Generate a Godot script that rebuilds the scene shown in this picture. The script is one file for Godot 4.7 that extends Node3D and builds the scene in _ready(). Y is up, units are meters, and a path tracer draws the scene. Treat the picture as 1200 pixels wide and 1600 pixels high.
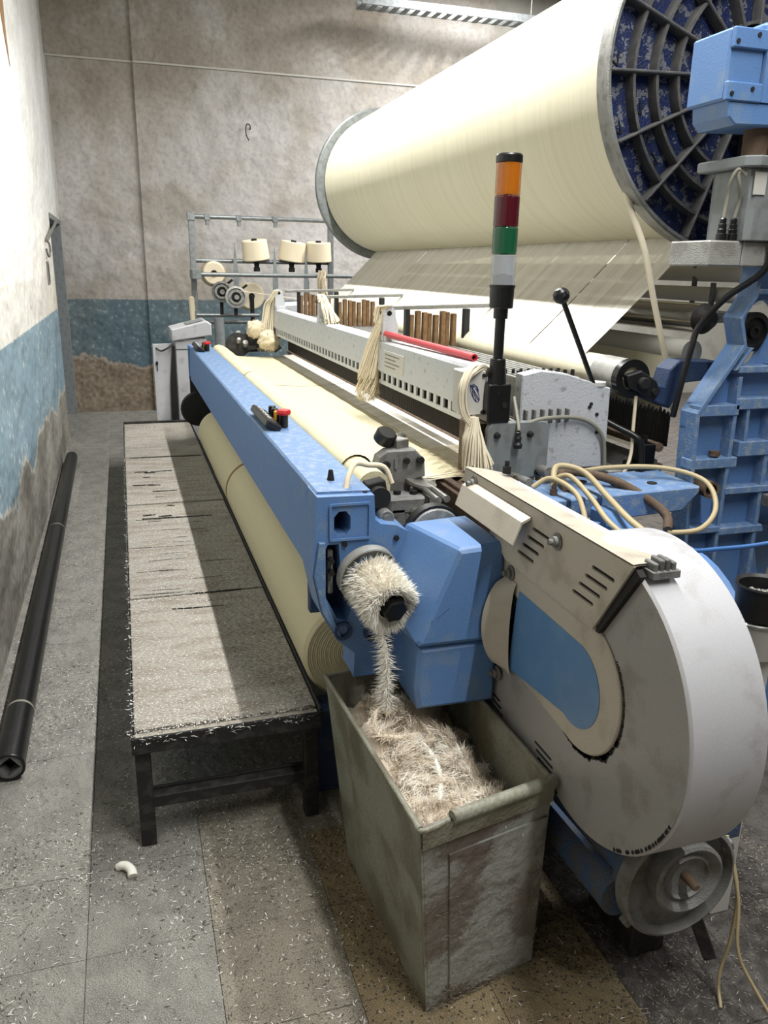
extends Node3D
# A terry weaving loom in a mill hall: loom end, warp beam, bench and waste bin.

class B:
	var st := SurfaceTool.new()
	func _init():
		st.begin(Mesh.PRIMITIVE_TRIANGLES)
	func v(p: Vector3, uv := Vector2.ZERO):
		st.set_uv(uv)
		st.add_vertex(p)
	func tri(a: Vector3, b: Vector3, c: Vector3, g := -1):
		st.set_smooth_group(g)
		v(a); v(b); v(c)
	func quad(a: Vector3, b: Vector3, c: Vector3, d: Vector3, g := -1):
		tri(a, b, c, g); tri(a, c, d, g)
	func box(c: Vector3, s: Vector3, r := Basis(), bev := 0.003):
		var h := s / 2
		bev = min(bev, min(h.x, min(h.y, h.z)) * 0.6)
		# chamfered box: for every corner three points
		var P := {}
		for ix in [-1, 1]:
			for iy in [-1, 1]:
				for iz in [-1, 1]:
					var k := Vector3i(ix, iy, iz)
					var e := Vector3(ix * h.x, iy * h.y, iz * h.z)
					P[k] = [c + r * (e - Vector3(0, iy * bev, iz * bev)), c + r * (e - Vector3(ix * bev, 0, iz * bev)), c + r * (e - Vector3(ix * bev, iy * bev, 0))]
		for ax in 3:
			var u := (ax + 1) % 3
			var w := (ax + 2) % 3
			for s1 in [-1, 1]:
				var q := []
				for t in [[-1, -1], [1, -1], [1, 1], [-1, 1]]:
					var k := Vector3i()
					k[ax] = s1; k[u] = t[0]; k[w] = t[1]
					q.append(P[k][ax])
				if s1 > 0: quad(q[0], q[3], q[2], q[1])
				else: quad(q[0], q[1], q[2], q[3])
			# edges along ax
			for t in [[-1, -1], [1, -1], [1, 1], [-1, 1]]:
				var k0 := Vector3i()
				var k1 := Vector3i()
				k0[ax] = -1; k0[u] = t[0]; k0[w] = t[1]
				k1[ax] = 1; k1[u] = t[0]; k1[w] = t[1]
				if t[0] * t[1] > 0: quad(P[k0][u], P[k1][u], P[k1][w], P[k0][w])
				else: quad(P[k0][u], P[k0][w], P[k1][w], P[k1][u])
		for k in P:
			if k.x * k.y * k.z > 0: tri(P[k][0], P[k][2], P[k][1])
			else: tri(P[k][0], P[k][1], P[k][2])
	func span(a: Vector3, b: Vector3, bev := 0.003):
		box((a + b) / 2, (b - a).abs(), Basis(), bev)
	static func frame(d: Vector3) -> Basis:
		d = d.normalized()
		var up := Vector3.UP if abs(d.y) < 0.95 else Vector3.RIGHT
		var x := up.cross(d).normalized()
		return Basis(x, d.cross(x), d)
	# bar of rectangular section between two points (w across, t the other way)
	func bar(a: Vector3, b: Vector3, w: float, t: float, bev := 0.002):
		box((a + b) / 2, Vector3(w, t, a.distance_to(b)), frame(b - a), bev)
	func lathe(prof: Array, o: Vector3, d: Vector3, seg := 24, uvs := Vector2.ONE):
		var f := frame(d)
		for i in prof.size() - 1:
			var p: Vector2 = prof[i]
			var q: Vector2 = prof[i + 1]
			for j in seg:
				var a0 := TAU * j / seg
				var a1 := TAU * (j + 1) / seg
				var d0 := f.x * cos(a0) + f.y * sin(a0)
				var d1 := f.x * cos(a1) + f.y * sin(a1)
				st.set_smooth_group(i + 1)
				var A := o + d0 * p.x + f.z * p.y
				var Bb := o + d1 * p.x + f.z * p.y
				var C := o + d1 * q.x + f.z * q.y
				var D := o + d0 * q.x + f.z * q.y
				var ua := Vector2(p.y * uvs.x, float(j) / seg * uvs.y)
				var ub := Vector2(p.y * uvs.x, float(j + 1) / seg * uvs.y)
				var uc := Vector2(q.y * uvs.x, float(j + 1) / seg * uvs.y)
				var ud := Vector2(q.y * uvs.x, float(j) / seg * uvs.y)
				if p.x > 1e-5: v(A, ua); v(C, uc); v(Bb, ub)
				if q.x > 1e-5: v(A, ua); v(D, ud); v(C, uc)
	func cyl(a: Vector3, b: Vector3, r: float, seg := 16, r2 := -1.0, cap := 0.0):
		if r2 < 0: r2 = r
		var l := a.distance_to(b)
		var c := minf(minf(cap, r * 0.5), l * 0.4)
		if c > 0: lathe([Vector2(0, 0), Vector2(r - c, 0), Vector2(r, c), Vector2(r2, l - c), Vector2(r2 - c, l), Vector2(0, l)], a, b - a, seg)
		else: lathe([Vector2(0, 0), Vector2(r, 0), Vector2(r2, l), Vector2(0, l)], a, b - a, seg)
	func tube(pts: Array, r: float, seg := 8, r_end := -1.0):
		var n := pts.size()
		var rings := []
		var t0: Vector3 = (pts[1] - pts[0]).normalized()
		var f := frame(t0)
		for i in n:
			var t: Vector3 = (pts[min(i + 1, n - 1)] - pts[max(i - 1, 0)]).normalized()
			var x := (f.x - t * f.x.dot(t)).normalized()
			f = Basis(x, t.cross(x), t)
			var rr := r if r_end < 0 else lerpf(r, r_end, float(i) / (n - 1))
			var ring := []
			for j in seg:
				var a := TAU * j / seg
				ring.append(pts[i] + (f.x * cos(a) + f.y * sin(a)) * rr)
			rings.append(ring)
		for i in n - 1:
			for j in seg:
				var k := (j + 1) % seg
				quad(rings[i][j], rings[i + 1][j], rings[i + 1][k], rings[i][k], 1)
		for j in range(1, seg - 1):
			tri(rings[0][0], rings[0][j], rings[0][j + 1])
			tri(rings[n - 1][0], rings[n - 1][j + 1], rings[n - 1][j])
	# polygon extruded: T maps (x, y, depth) to the world
	func prism(poly: PackedVector2Array, d0: float, d1: float, T := Transform3D(), bev := 0.0, smooth := false):
		if Geometry2D.is_polygon_clockwise(poly): poly.reverse()
		var n := poly.size()
		var ins := PackedVector2Array()
		for i in n:
			var e0 := (poly[i] - poly[(i + n - 1) % n]).normalized()
			var e1 := (poly[(i + 1) % n] - poly[i]).normalized()
			var m := (Vector2(-e0.y, e0.x) + Vector2(-e1.y, e1.x))
			m = m.normalized() / maxf(0.5, m.length() / 2)
			ins.append(poly[i] + m * bev)
		var idx := Geometry2D.triangulate_polygon(ins)
		for k in range(0, idx.size(), 3):
			var a := ins[idx[k]]; var b := ins[idx[k + 1]]; var c := ins[idx[k + 2]]
			tri(T * Vector3(a.x, a.y, d1), T * Vector3(b.x, b.y, d1), T * Vector3(c.x, c.y, d1))
			tri(T * Vector3(a.x, a.y, d0), T * Vector3(c.x, c.y, d0), T * Vector3(b.x, b.y, d0))
		var g := 1 if smooth else -1
		for i in n:
			var j := (i + 1) % n
			var p := poly[i]; var q := poly[j]
			quad(T * Vector3(p.x, p.y, d0 + bev), T * Vector3(p.x, p.y, d1 - bev), T * Vector3(q.x, q.y, d1 - bev), T * Vector3(q.x, q.y, d0 + bev), g)
			if bev > 0:
				quad(T * Vector3(p.x, p.y, d1 - bev), T * Vector3(ins[i].x, ins[i].y, d1), T * Vector3(ins[j].x, ins[j].y, d1), T * Vector3(q.x, q.y, d1 - bev), g if g < 0 else 2)
				quad(T * Vector3(p.x, p.y, d0 + bev), T * Vector3(q.x, q.y, d0 + bev), T * Vector3(ins[j].x, ins[j].y, d0), T * Vector3(ins[i].x, ins[i].y, d0), g if g < 0 else 3)
	# polygon with holes, cut into bands through the holes so that no band has a hole
	func holed(outer: PackedVector2Array, holes: Array, d0: float, d1: float, T := Transform3D()):
		var cuts := []
		for h in holes:
			var c := Vector2.ZERO
			for p in h: c += p
			cuts.append((c / h.size()).x)
		cuts.sort()
		var lo := -100.0
		for i in cuts.size() + 1:
			var hi: float = cuts[i] if i < cuts.size() else 100.0
			if hi - lo < 1e-4: continue
			var band := PackedVector2Array([Vector2(lo, -100), Vector2(hi, -100), Vector2(hi, 100), Vector2(lo, 100)])
			var parts: Array = Geometry2D.intersect_polygons(outer, band)
			for h in holes:
				var nx := []
				for p in parts:
					for q in Geometry2D.clip_polygons(p, h):
						if q.size() > 2: nx.append(q)
				parts = nx
			for p in parts: prism(p, d0, d1, T)
			lo = hi
	func surf(nu: int, nv: int, fn: Callable, uvs := Vector2.ONE, g := 1):
		var P := []
		for i in nu + 1:
			var row := []
			for j in nv + 1: row.append(fn.call(float(i) / nu, float(j) / nv))
			P.append(row)
		for i in nu:
			for j in nv:
				st.set_smooth_group(g)
				var u0 := Vector2(float(i) / nu, float(j) / nv) * uvs
				var u1 := Vector2(float(i + 1) / nu, float(j + 1) / nv) * uvs
				v(P[i][j], u0); v(P[i + 1][j], Vector2(u1.x, u0.y)); v(P[i + 1][j + 1], u1)
				v(P[i][j], u0); v(P[i + 1][j + 1], u1); v(P[i][j + 1], Vector2(u0.x, u1.y))
	# thin curved fibre
	func fibre(p: Vector3, d: Vector3, l: float, w: float, curl: Vector3, segs := 2):
		var side := d.cross(curl + Vector3(0.01, 0.02, 0.013)).normalized() * w
		var a := p
		for i in segs:
			var t0 := float(i) / segs
			var t1 := float(i + 1) / segs
			var b := p + d * l * t1 + curl * l * t1 * t1
			var w0 := 1.0 - t0 * 0.8
			var w1 := 1.0 - t1 * 0.8
			if i == segs - 1: tri(a - side * w0, b, a + side * w0, 1)
			else: quad(a - side * w0, b - side * w1, b + side * w1, a + side * w0, 1)
			a = b
	func mesh(uv := false) -> ArrayMesh:
		st.generate_normals()
		if uv: st.generate_tangents()
		return st.commit()

var used := {}
var M := {}
var rng := RandomNumberGenerator.new()

func numbered(n: String) -> String:
	if not used.has(n):
		used[n] = 0
		return n
	used[n] += 1
	return "%s_%03d" % [n, used[n]]

func thing(called: String, label: String, category: String, at := Vector3.ZERO, group := "") -> Node3D:
	var o := Node3D.new()
	o.name = numbered(called)
	add_child(o)
	o.position = at
	tag(o, label, category, group)
	return o

func tag(o: Node, label: String, category := "", group := "", kind := "") -> Node:
	if label: o.set_meta("label", label)
	if category: o.set_meta("category", category)
	if group: o.set_meta("group", group)
	if kind: o.set_meta("kind", kind)
	return o

func place(called: String, mesh: Mesh, m: Material, parent: Node, T := Transform3D(), label := "") -> MeshInstance3D:
	var o := MeshInstance3D.new()
	o.mesh = mesh
	o.material_override = m
	o.cast_shadow = GeometryInstance3D.SHADOW_CASTING_SETTING_ON
	if parent == self: o.name = numbered(called)
	else: o.name = called
	parent.add_child(o, true)
	var acc := Vector3.ZERO
	var n = parent
	while n is Node3D and n != self:
		acc += n.position
		n = n.get_parent()
	o.transform = Transform3D(T.basis, T.origin - acc)
	if label: o.set_meta("label", label)
	return o

# the mesh of b, given in world coordinates
func obj(called: String, b: B, m: Material, parent: Node = self, label := "", uv := false) -> MeshInstance3D:
	return place(called, b.mesh(uv), m, parent, Transform3D(), label)

# the same for a thing that is one mesh: the node sits at the thing's base
func solo(called: String, b: B, m: Material, at: Vector3, label: String, category: String, group := "", uv := false) -> MeshInstance3D:
	var me := b.mesh(uv)
	var st := SurfaceTool.new()
	st.begin(Mesh.PRIMITIVE_TRIANGLES)
	st.append_from(me, 0, Transform3D(Basis(), -at))
	var o := place(called, st.commit(), m, self, Transform3D(Basis(), at))
	tag(o, label, category, group)
	return o

func struct(called: String, b: B, m: Material, parent: Node = self, uv := false) -> MeshInstance3D:
	var o := obj(called, b, m, parent, "", uv)
	if parent == self: o.set_meta("kind", "structure")
	return o

func smooth(pts: Array, k := 6) -> Array:
	var c := Curve3D.new()
	for i in pts.size():
		var t: Vector3 = (pts[min(i + 1, pts.size() - 1)] - pts[max(i - 1, 0)]) / 6.0
		c.add_point(pts[i], -t, t)
	var out := []
	for i in pts.size() - 1:
		for j in k: out.append(c.sample(i, float(j) / k))
	out.append(pts[-1])
	return out

func arc(c: Vector2, r: float, a0: float, a1: float, n: int) -> Array:
	var out := []
	for i in n + 1:
		var a := deg_to_rad(lerpf(a0, a1, float(i) / n))
		out.append(c + Vector2(cos(a), sin(a)) * r)
	return out

func rrect(x0: float, y0: float, x1: float, y1: float, r: float, n := 4) -> PackedVector2Array:
	var o := PackedVector2Array()
	for q in [[x1 - r, y1 - r, 0], [x0 + r, y1 - r, 90], [x0 + r, y0 + r, 180], [x1 - r, y0 + r, 270]]:
		o.append_array(PackedVector2Array(arc(Vector2(q[0], q[1]), r, q[2], q[2] + 90, n)))
	return o

# ------------------------------------------------------------------ materials
func noise_img(seed_: int, freq: float, oct: int, size: int, type := FastNoiseLite.TYPE_SIMPLEX_SMOOTH) -> PackedByteArray:
	var n := FastNoiseLite.new()
	n.seed = seed_
	n.frequency = freq
	n.noise_type = type
	n.fractal_octaves = oct
	var im := n.get_seamless_image(size, size)
	im.convert(Image.FORMAT_L8)
	return im.get_data()

func dirt_tex(seed_: int, base: Color, dirt: Color, lo: float, hi: float, fine := 0.12, freq := 0.008, size := 384, grain := 0.35, amount := 0.4) -> ImageTexture:
	var a := noise_img(seed_, freq, 5, size)
	var b := noise_img(seed_ + 7, 0.21, 2, size)
	var out := PackedByteArray()
	out.resize(size * size * 3)
	for i in size * size:
		var f := b[i] / 255.0 - 0.5
		var t := smoothstep(lo, hi, a[i] / 255.0 + f * grain) * amount
		var s := 1.0 + f * fine
		out[i * 3] = clampi(int(lerpf(base.r, dirt.r, t) * s * 255), 0, 255)
		out[i * 3 + 1] = clampi(int(lerpf(base.g, dirt.g, t) * s * 255), 0, 255)
		out[i * 3 + 2] = clampi(int(lerpf(base.b, dirt.b, t) * s * 255), 0, 255)
	var im := Image.create_from_data(size, size, false, Image.FORMAT_RGB8, out)
	return ImageTexture.create_from_image(im)

func normal_tex(seed_: int, freq: float, oct: int, strength: float, size := 384) -> ImageTexture:
	var im := Image.create_from_data(size, size, false, Image.FORMAT_L8, noise_img(seed_, freq, oct, size))
	im.convert(Image.FORMAT_RGBA8)
	im.bump_map_to_normal_map(strength)
	return ImageTexture.create_from_image(im)

func flat(c: Color, rough := 0.6, metal := 0.0) -> StandardMaterial3D:
	var m := StandardMaterial3D.new()
	m.albedo_color = c
	m.roughness = rough
	m.metallic = metal
	return m

func worn(tex: Texture2D, rough: float, metal := 0.0, scale := 2.0, nrm: Texture2D = null, ns := 0.5) -> StandardMaterial3D:
	var m := flat(Color.WHITE, rough, metal)
	m.albedo_texture = tex
	m.uv1_triplanar = true
	m.uv1_world_triplanar = true
	m.uv1_scale = Vector3.ONE * scale
	if nrm:
		m.normal_enabled = true
		m.normal_texture = nrm
		m.normal_scale = ns
	return m

# fine threads: colour (and cover) varies across u only
func thread_tex(seed_: int, base: Color, dark: Color, alpha: bool, size := 1024) -> ImageTexture:
	var r := RandomNumberGenerator.new()
	r.seed = seed_
	var n := FastNoiseLite.new()
	n.seed = seed_
	n.frequency = 0.01
	n.fractal_octaves = 4
	var im := Image.create(size, 64, false, Image.FORMAT_RGBA8)
	for x in size:
		var t := clampf(0.35 + n.get_noise_1d(x) * 0.28 + (r.randf() - 0.5) * 0.7, 0, 1)
		if r.randf() < 0.02: t = 1.0
		for y in 64:
			var tt := clampf(t + n.get_noise_2d(x * 2.0, y * 1.3 + 900) * 0.12, 0, 1)
			var c := base.lerp(dark, tt)
			c.a = 1.0 if not alpha else clampf(1.15 - tt * 0.5, 0.4, 1.0)
			im.set_pixel(x, y, c)
	return ImageTexture.create_from_image(im)

func wall_image(w: int, h: int, x0: float, x1: float, top: float, fn: Callable, seed_: int) -> ImageTexture:
	var a := FastNoiseLite.new(); a.seed = seed_; a.frequency = 0.9; a.fractal_octaves = 5
	var b := FastNoiseLite.new(); b.seed = seed_ + 3; b.frequency = 14.0; b.fractal_octaves = 2
	var out := PackedByteArray()
	out.resize(w * h * 3)
	for j in h:
		var y := top * (1.0 - (j + 0.5) / h)
		for i in w:
			var x := lerpf(x0, x1, (i + 0.5) / w)
			var c: Color = fn.call(x, y, a.get_noise_2d(x, y), b.get_noise_2d(x, y))
			var k := (j * w + i) * 3
			out[k] = clampi(int(c.r * 255), 0, 255)
			out[k + 1] = clampi(int(c.g * 255), 0, 255)
			out[k + 2] = clampi(int(c.b * 255), 0, 255)
	return ImageTexture.create_from_image(Image.create_from_data(w, h, false, Image.FORMAT_RGB8, out))

func make_materials():
	var grain := normal_tex(5, 0.12, 4, 6.0)
	var coarse := normal_tex(6, 0.03, 5, 10.0)
	M.grain = grain; M.coarse = coarse
	M.blue = worn(dirt_tex(11, Color(0.345, 0.485, 0.675), Color(0.50, 0.55, 0.60), 0.58, 0.86), 0.42, 0, 2.2, grain, 0.04)
	M.blue_dusty = worn(dirt_tex(12, Color(0.36, 0.48, 0.64), Color(0.62, 0.63, 0.62), 0.42, 0.85, 0.2, 0.025, 384, 0.6, 0.55), 0.6, 0, 2.6, grain, 0.12)
	M.blue_dusty_shaded = worn(dirt_tex(25, Color(0.23, 0.32, 0.45), Color(0.33, 0.31, 0.29), 0.4, 0.75, 0.2, 0.012, 384, 0.5, 0.8), 0.7, 0, 3.0, grain, 0.4)  # dusty motor blue, darkened with the shade under the guard painted in
	M.navy = worn(dirt_tex(13, Color(0.17, 0.25, 0.38), Color(0.38, 0.38, 0.37), 0.5, 0.85), 0.6, 0, 3.0, grain, 0.3)
	M.white = worn(dirt_tex(14, Color(0.70, 0.70, 0.71), Color(0.50, 0.47, 0.43), 0.66, 0.95, 0.06), 0.4, 0, 2.4, grain, 0.025)
	M.beam_white = worn(dirt_tex(15, Color(0.73, 0.74, 0.75), Color(0.36, 0.35, 0.33), 0.72, 0.88, 0.08, 0.03), 0.5, 0, 2.0, grain, 0.12)
	M.hood = worn(dirt_tex(16, Color(0.70, 0.67, 0.61), Color(0.49, 0.45, 0.38), 0.52, 0.9, 0.06), 0.45, 0.0, 2.0, grain, 0.03)
	M.guard_grey = worn(dirt_tex(17, Color(0.585, 0.575, 0.56), Color(0.42, 0.40, 0.36), 0.62, 0.95, 0.06), 0.38, 0, 2.0, grain, 0.025)
	M.steel = worn(dirt_tex(18, Color(0.56, 0.56, 0.54), Color(0.30, 0.28, 0.25), 0.5, 0.8), 0.45, 0.6, 4.0, grain, 0.3)
	M.cast = worn(dirt_tex(19, Color(0.47, 0.47, 0.46), Color(0.28, 0.26, 0.23), 0.48, 0.75), 0.6, 0.2, 5.0, grain, 0.5)
	M.alu = worn(dirt_tex(20, Color(0.62, 0.62, 0.60), Color(0.42, 0.40, 0.37), 0.5, 0.8), 0.5, 0.3, 4.0, grain, 0.3)
	M.chrome = flat(Color(0.78, 0.77, 0.74), 0.16, 1.0)
	M.rod = flat(Color(0.72, 0.72, 0.70), 0.25, 0.9)
	M.black = worn(dirt_tex(21, Color(0.055, 0.055, 0.06), Color(0.17, 0.165, 0.16), 0.55, 0.9), 0.5, 0, 4.0)
	M.plastic_black = flat(Color(0.035, 0.037, 0.042), 0.35)
	M.dark = flat(Color(0.06, 0.058, 0.055), 0.8)
	M.rust = worn(dirt_tex(22, Color(0.34, 0.27, 0.21), Color(0.50, 0.45, 0.38), 0.4, 0.7), 0.8, 0.1, 6.0, grain, 0.5)
	M.pipe_black = worn(dirt_tex(23, Color(0.10, 0.10, 0.10), Color(0.27, 0.26, 0.24), 0.6, 0.95), 0.33, 0.2, 3.0, grain, 0.1)
	M.bench_iron = worn(dirt_tex(24, Color(0.12, 0.115, 0.11), Color(0.36, 0.35, 0.33), 0.48, 0.8), 0.7, 0.1, 5.0, grain, 0.5)
	M.yarn = worn(thread_tex(31, Color(0.865, 0.845, 0.75), Color(0.80, 0.77, 0.655), false), 0.85)
	M.yarn.uv1_triplanar = false; M.yarn.uv1_scale = Vector3(1.3, 0.5, 1)
	M.sheet = worn(thread_tex(32, Color(0.86, 0.85, 0.81), Color(0.74, 0.71, 0.645), true), 0.8)
	M.sheet.uv1_triplanar = false; M.sheet.uv1_scale = Vector3.ONE
	M.sheet.transparency = BaseMaterial3D.TRANSPARENCY_ALPHA
	M.sheet.backlight = Color(0.3, 0.29, 0.26)
	M.sheet.cull_mode = BaseMaterial3D.CULL_DISABLED
	M.cream = worn(dirt_tex(33, Color(0.83, 0.80, 0.675), Color(0.78, 0.745, 0.61), 0.35, 0.75, 0.10, 0.05), 0.95, 0, 6.0, grain, 0.9)
	M.cream_roll = worn(dirt_tex(34, Color(0.84, 0.80, 0.66), Color(0.78, 0.73, 0.58), 0.35, 0.75, 0.12, 0.05), 0.95, 0, 6.0, grain, 0.9)
	M.skein = flat(Color(0.89, 0.85, 0.75), 0.95)
	M.skein2 = flat(Color(0.84, 0.79, 0.68), 0.95)
	M.fluff = flat(Color(0.95, 0.935, 0.89), 0.95)
	M.fluff.backlight = Color(0.35, 0.33, 0.29)
	M.fluff2 = flat(Color(0.90, 0.85, 0.77), 0.95)
	M.fluff2.backlight = Color(0.35, 0.32, 0.28)
	M.fluff3 = flat(Color(0.81, 0.755, 0.68), 0.95)
	M.lint = flat(Color(0.88, 0.87, 0.84), 0.95)
	M.lint3 = flat(Color(0.27, 0.25, 0.225), 0.95)
	M.lint2 = flat(Color(0.58, 0.55, 0.50), 0.95)
	M.bin = worn(dirt_tex(35, Color(0.545, 0.545, 0.485), Color(0.38, 0.35, 0.28), 0.40, 0.78, 0.12, 0.007, 384, 0.35, 0.75), 0.5, 0, 1.4, grain, 0.25)
	M.bin_end = worn(dirt_tex(36, Color(0.57, 0.575, 0.55), Color(0.36, 0.315, 0.28), 0.42, 0.66, 0.14, 0.007, 384, 0.35, 0.8), 0.6, 0, 1.5, coarse, 0.35)
	M.ply = []
	for k in 4:
		var t := dirt_tex(40 + k, Color(0.60, 0.58, 0.54).lerp(Color(0.63, 0.605, 0.56), k / 3.0), Color(0.42, 0.36, 0.30), 0.38, 0.9, 0.40, 0.012, 384, 0.5, 0.4)
		var m := worn(t, 0.9, 0, 1.0, grain, 0.8)
		m.uv1_scale = Vector3(0.7, 2.2, 2.6)
		M.ply.append(m)
	# terrazzo: stone chips set in cement
	M.tile = []
	for k in 4:
		M.tile.append(terrazzo(50, [Color(0.515, 0.505, 0.475), Color(0.515, 0.505, 0.475), Color(0.50, 0.475, 0.42), Color(0.50, 0.44, 0.33)][k], [0.0, 0.0, 0.35, 0.9][k]))
	M.tile.append(worn(dirt_tex(61, Color(0.33, 0.315, 0.30), Color(0.22, 0.205, 0.19), 0.35, 0.7, 0.7, 0.02, 512, 0.5, 0.8), 0.95, 0, 1.6, coarse, 0.9))  # dirty floor right of the bin; part of its dark is painted shade
	M.concrete = worn(dirt_tex(60, Color(0.35, 0.33, 0.31), Color(0.22, 0.205, 0.19), 0.4, 0.7, 0.35, 0.02), 0.95, 0, 1.2, coarse, 0.8)
	M.joint = flat(Color(0.40, 0.385, 0.355), 0.95)
	M.flange = worn(chipped(70), 0.45, 0.25, 3.0, grain, 0.3)
	M.rib = worn(dirt_tex(71, Color(0.27, 0.27, 0.27), Color(0.42, 0.40, 0.37), 0.45, 0.75), 0.75, 0.1, 5.0, grain, 0.4)
	M.galv = worn(dirt_tex(72, Color(0.52, 0.54, 0.54), Color(0.38, 0.39, 0.39), 0.4, 0.7), 0.4, 0.5, 5.0)
	M.grey_paint = worn(dirt_tex(73, Color(0.47, 0.49, 0.49), Color(0.36, 0.36, 0.35), 0.5, 0.8), 0.5, 0, 4.0)
	M.wood = worn(dirt_tex(74, Color(0.53, 0.41, 0.27), Color(0.40, 0.29, 0.18), 0.35, 0.7), 0.6, 0, 9.0)
	M.red = flat(Color(0.72, 0.10, 0.11), 0.4)
	M.red_tube = flat(Color(0.74, 0.25, 0.27), 0.45)
	M.amber = lens(Color(0.78, 0.44, 0.06), 0.6)
	M.maroon = lens(Color(0.30, 0.03, 0.09), 0.85)
	M.green = lens(Color(0.07, 0.33, 0.21), 0.8)
	M.clear = lens(Color(0.72, 0.74, 0.75), 0.5)
	M.yellow = flat(Color(0.85, 0.60, 0.10), 0.4)
	M.panel_blue = worn(dirt_tex(75, Color(0.33, 0.49, 0.66), Color(0.42, 0.55, 0.68), 0.5, 0.9, 0.05), 0.35, 0, 3.0)
	M.reed = flat(Color(0.20, 0.175, 0.15), 0.6, 0.2)
	M.chip = flat(Color(0.10, 0.085, 0.075), 0.8)
	M.hose = flat(Color(0.66, 0.60, 0.46), 0.5)
	M.cable_grey = flat(Color(0.50, 0.49, 0.44), 0.6)
	M.cable_blue = flat(Color(0.20, 0.38, 0.60), 0.4)
	M.paper = flat(Color(0.74, 0.73, 0.70), 0.7)
	M.ink = flat(Color(0.10, 0.15, 0.38), 0.6)
	M.print = flat(Color(0.42, 0.42, 0.42), 0.7)
	M.cardboard = flat(Color(0.55, 0.42, 0.29), 0.8)
	M.ceiling = worn(dirt_tex(76, Color(0.62, 0.60, 0.56), Color(0.50, 0.47, 0.43), 0.4, 0.7), 0.9, 0, 0.6)
	M.far_wall = worn(dirt_tex(77, Color(0.64, 0.63, 0.60), Color(0.52, 0.50, 0.46), 0.4, 0.7), 0.9, 0, 0.6)
	M.lamp = flat(Color(0.95, 0.96, 1.0), 0.5)
	M.lamp.emission_enabled = true
	M.lamp.emission = Color(0.95, 0.98, 1.0)
	M.lamp.emission_energy_multiplier = 3.0

func lens(c: Color, a: float) -> StandardMaterial3D:
	var m := flat(Color(c, a), 0.12)
	m.transparency = BaseMaterial3D.TRANSPARENCY_ALPHA
	return m

func terrazzo(seed_: int, base: Color, chips: float) -> StandardMaterial3D:
	var size := 512
	var r := RandomNumberGenerator.new()
	r.seed = seed_
	var a := noise_img(seed_, 0.006, 5, size)
	var b := noise_img(seed_ + 1, 0.25, 2, size)
	var c := noise_img(seed_ + 2, 0.055, 1, size, FastNoiseLite.TYPE_CELLULAR)
	var out := PackedByteArray()
	out.resize(size * size * 3)
	for i in size * size:
		var f := b[i] / 255.0 - 0.5
		var t := smoothstep(0.4, 0.72, a[i] / 255.0 + f * 0.4)
		var k := 1.0 + f * 0.8 - t * 0.09
		var ch := smoothstep(0.16, 0.10, c[i] / 255.0 + f * 0.16) * chips
		var w := smoothstep(0.80, 0.95, b[i] / 255.0) * 0.35
		for q in 3:
			var x: float = base[q] * k
			x = lerpf(x, 0.14, ch * 0.85)
			x = lerpf(x, 0.72, w * (1.0 - ch))
			out[i * 3 + q] = clampi(int(x * 255), 0, 255)
	var tex := ImageTexture.create_from_image(Image.create_from_data(size, size, false, Image.FORMAT_RGB8, out))
	return worn(tex, 0.85, 0, 1.9, M.coarse, 0.6)

func chipped(seed_: int) -> ImageTexture:
	var size := 512
	var a := noise_img(seed_, 0.012, 5, size)
	var b := noise_img(seed_ + 1, 0.05, 4, size)
	var out := PackedByteArray()
	out.resize(size * size * 3)
	for i in size * size:
		var n := a[i] / 255.0 * 0.75 + b[i] / 255.0 * 0.35
		var c := Color(0.10, 0.155, 0.33) if n > 0.44 else Color(0.44, 0.45, 0.48)
		c = c.lerp(Color(0.30, 0.29, 0.28), smoothstep(0.5, 0.75, b[i] / 255.0) * 0.5)
		out[i * 3] = int(c.r * 255); out[i * 3 + 1] = int(c.g * 255); out[i * 3 + 2] = int(c.b * 255)
	return ImageTexture.create_from_image(Image.create_from_data(size, size, false, Image.FORMAT_RGB8, out))

# ------------------------------------------------------------------ scene
func _ready():
	rng.seed = 20240
	var cam := Camera3D.new()
	cam.name = "camera"
	add_child(cam)
	cam.transform = Transform3D(Basis(Vector3(0.95392, 0.01665, 0.29960), Vector3(0.07147, 0.95711, -0.28078), Vector3(-0.29142, 0.28926, 0.91181)), Vector3(0, 1.65, 0))
	cam.fov = 2 * rad_to_deg(atan(800.0 / 1260.0))
	cam.near = 0.05
	cam.far = 60
	cam.current = true
	var env := Environment.new()
	env.background_mode = Environment.BG_COLOR
	env.background_color = Color(0.02, 0.02, 0.022)
	env.tonemap_mode = Environment.TONE_MAPPER_LINEAR
	env.tonemap_exposure = 1.12
	env.sdfgi_enabled = true
	env.ssao_enabled = true
	env.ssil_enabled = true
	var we := WorldEnvironment.new()
	we.name = "environment"
	we.environment = env
	add_child(we)
	make_materials()
	build_lights()
	build_room()
	build_floor_tiles()
	build_loom()
	build_guard()
	build_drive_motor()
	build_servo()
	build_warp_beam()
	build_warp_sheet()
	build_cloth()
	build_signal_tower()
	build_bench()
	build_bin()
	build_creel()
	build_cabinet()
	build_floor_pipe()
	build_skeins()
	build_cables()
	build_lint()

const LIGHT_X := 1.20
const LIGHT_Y := 3.72

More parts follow.
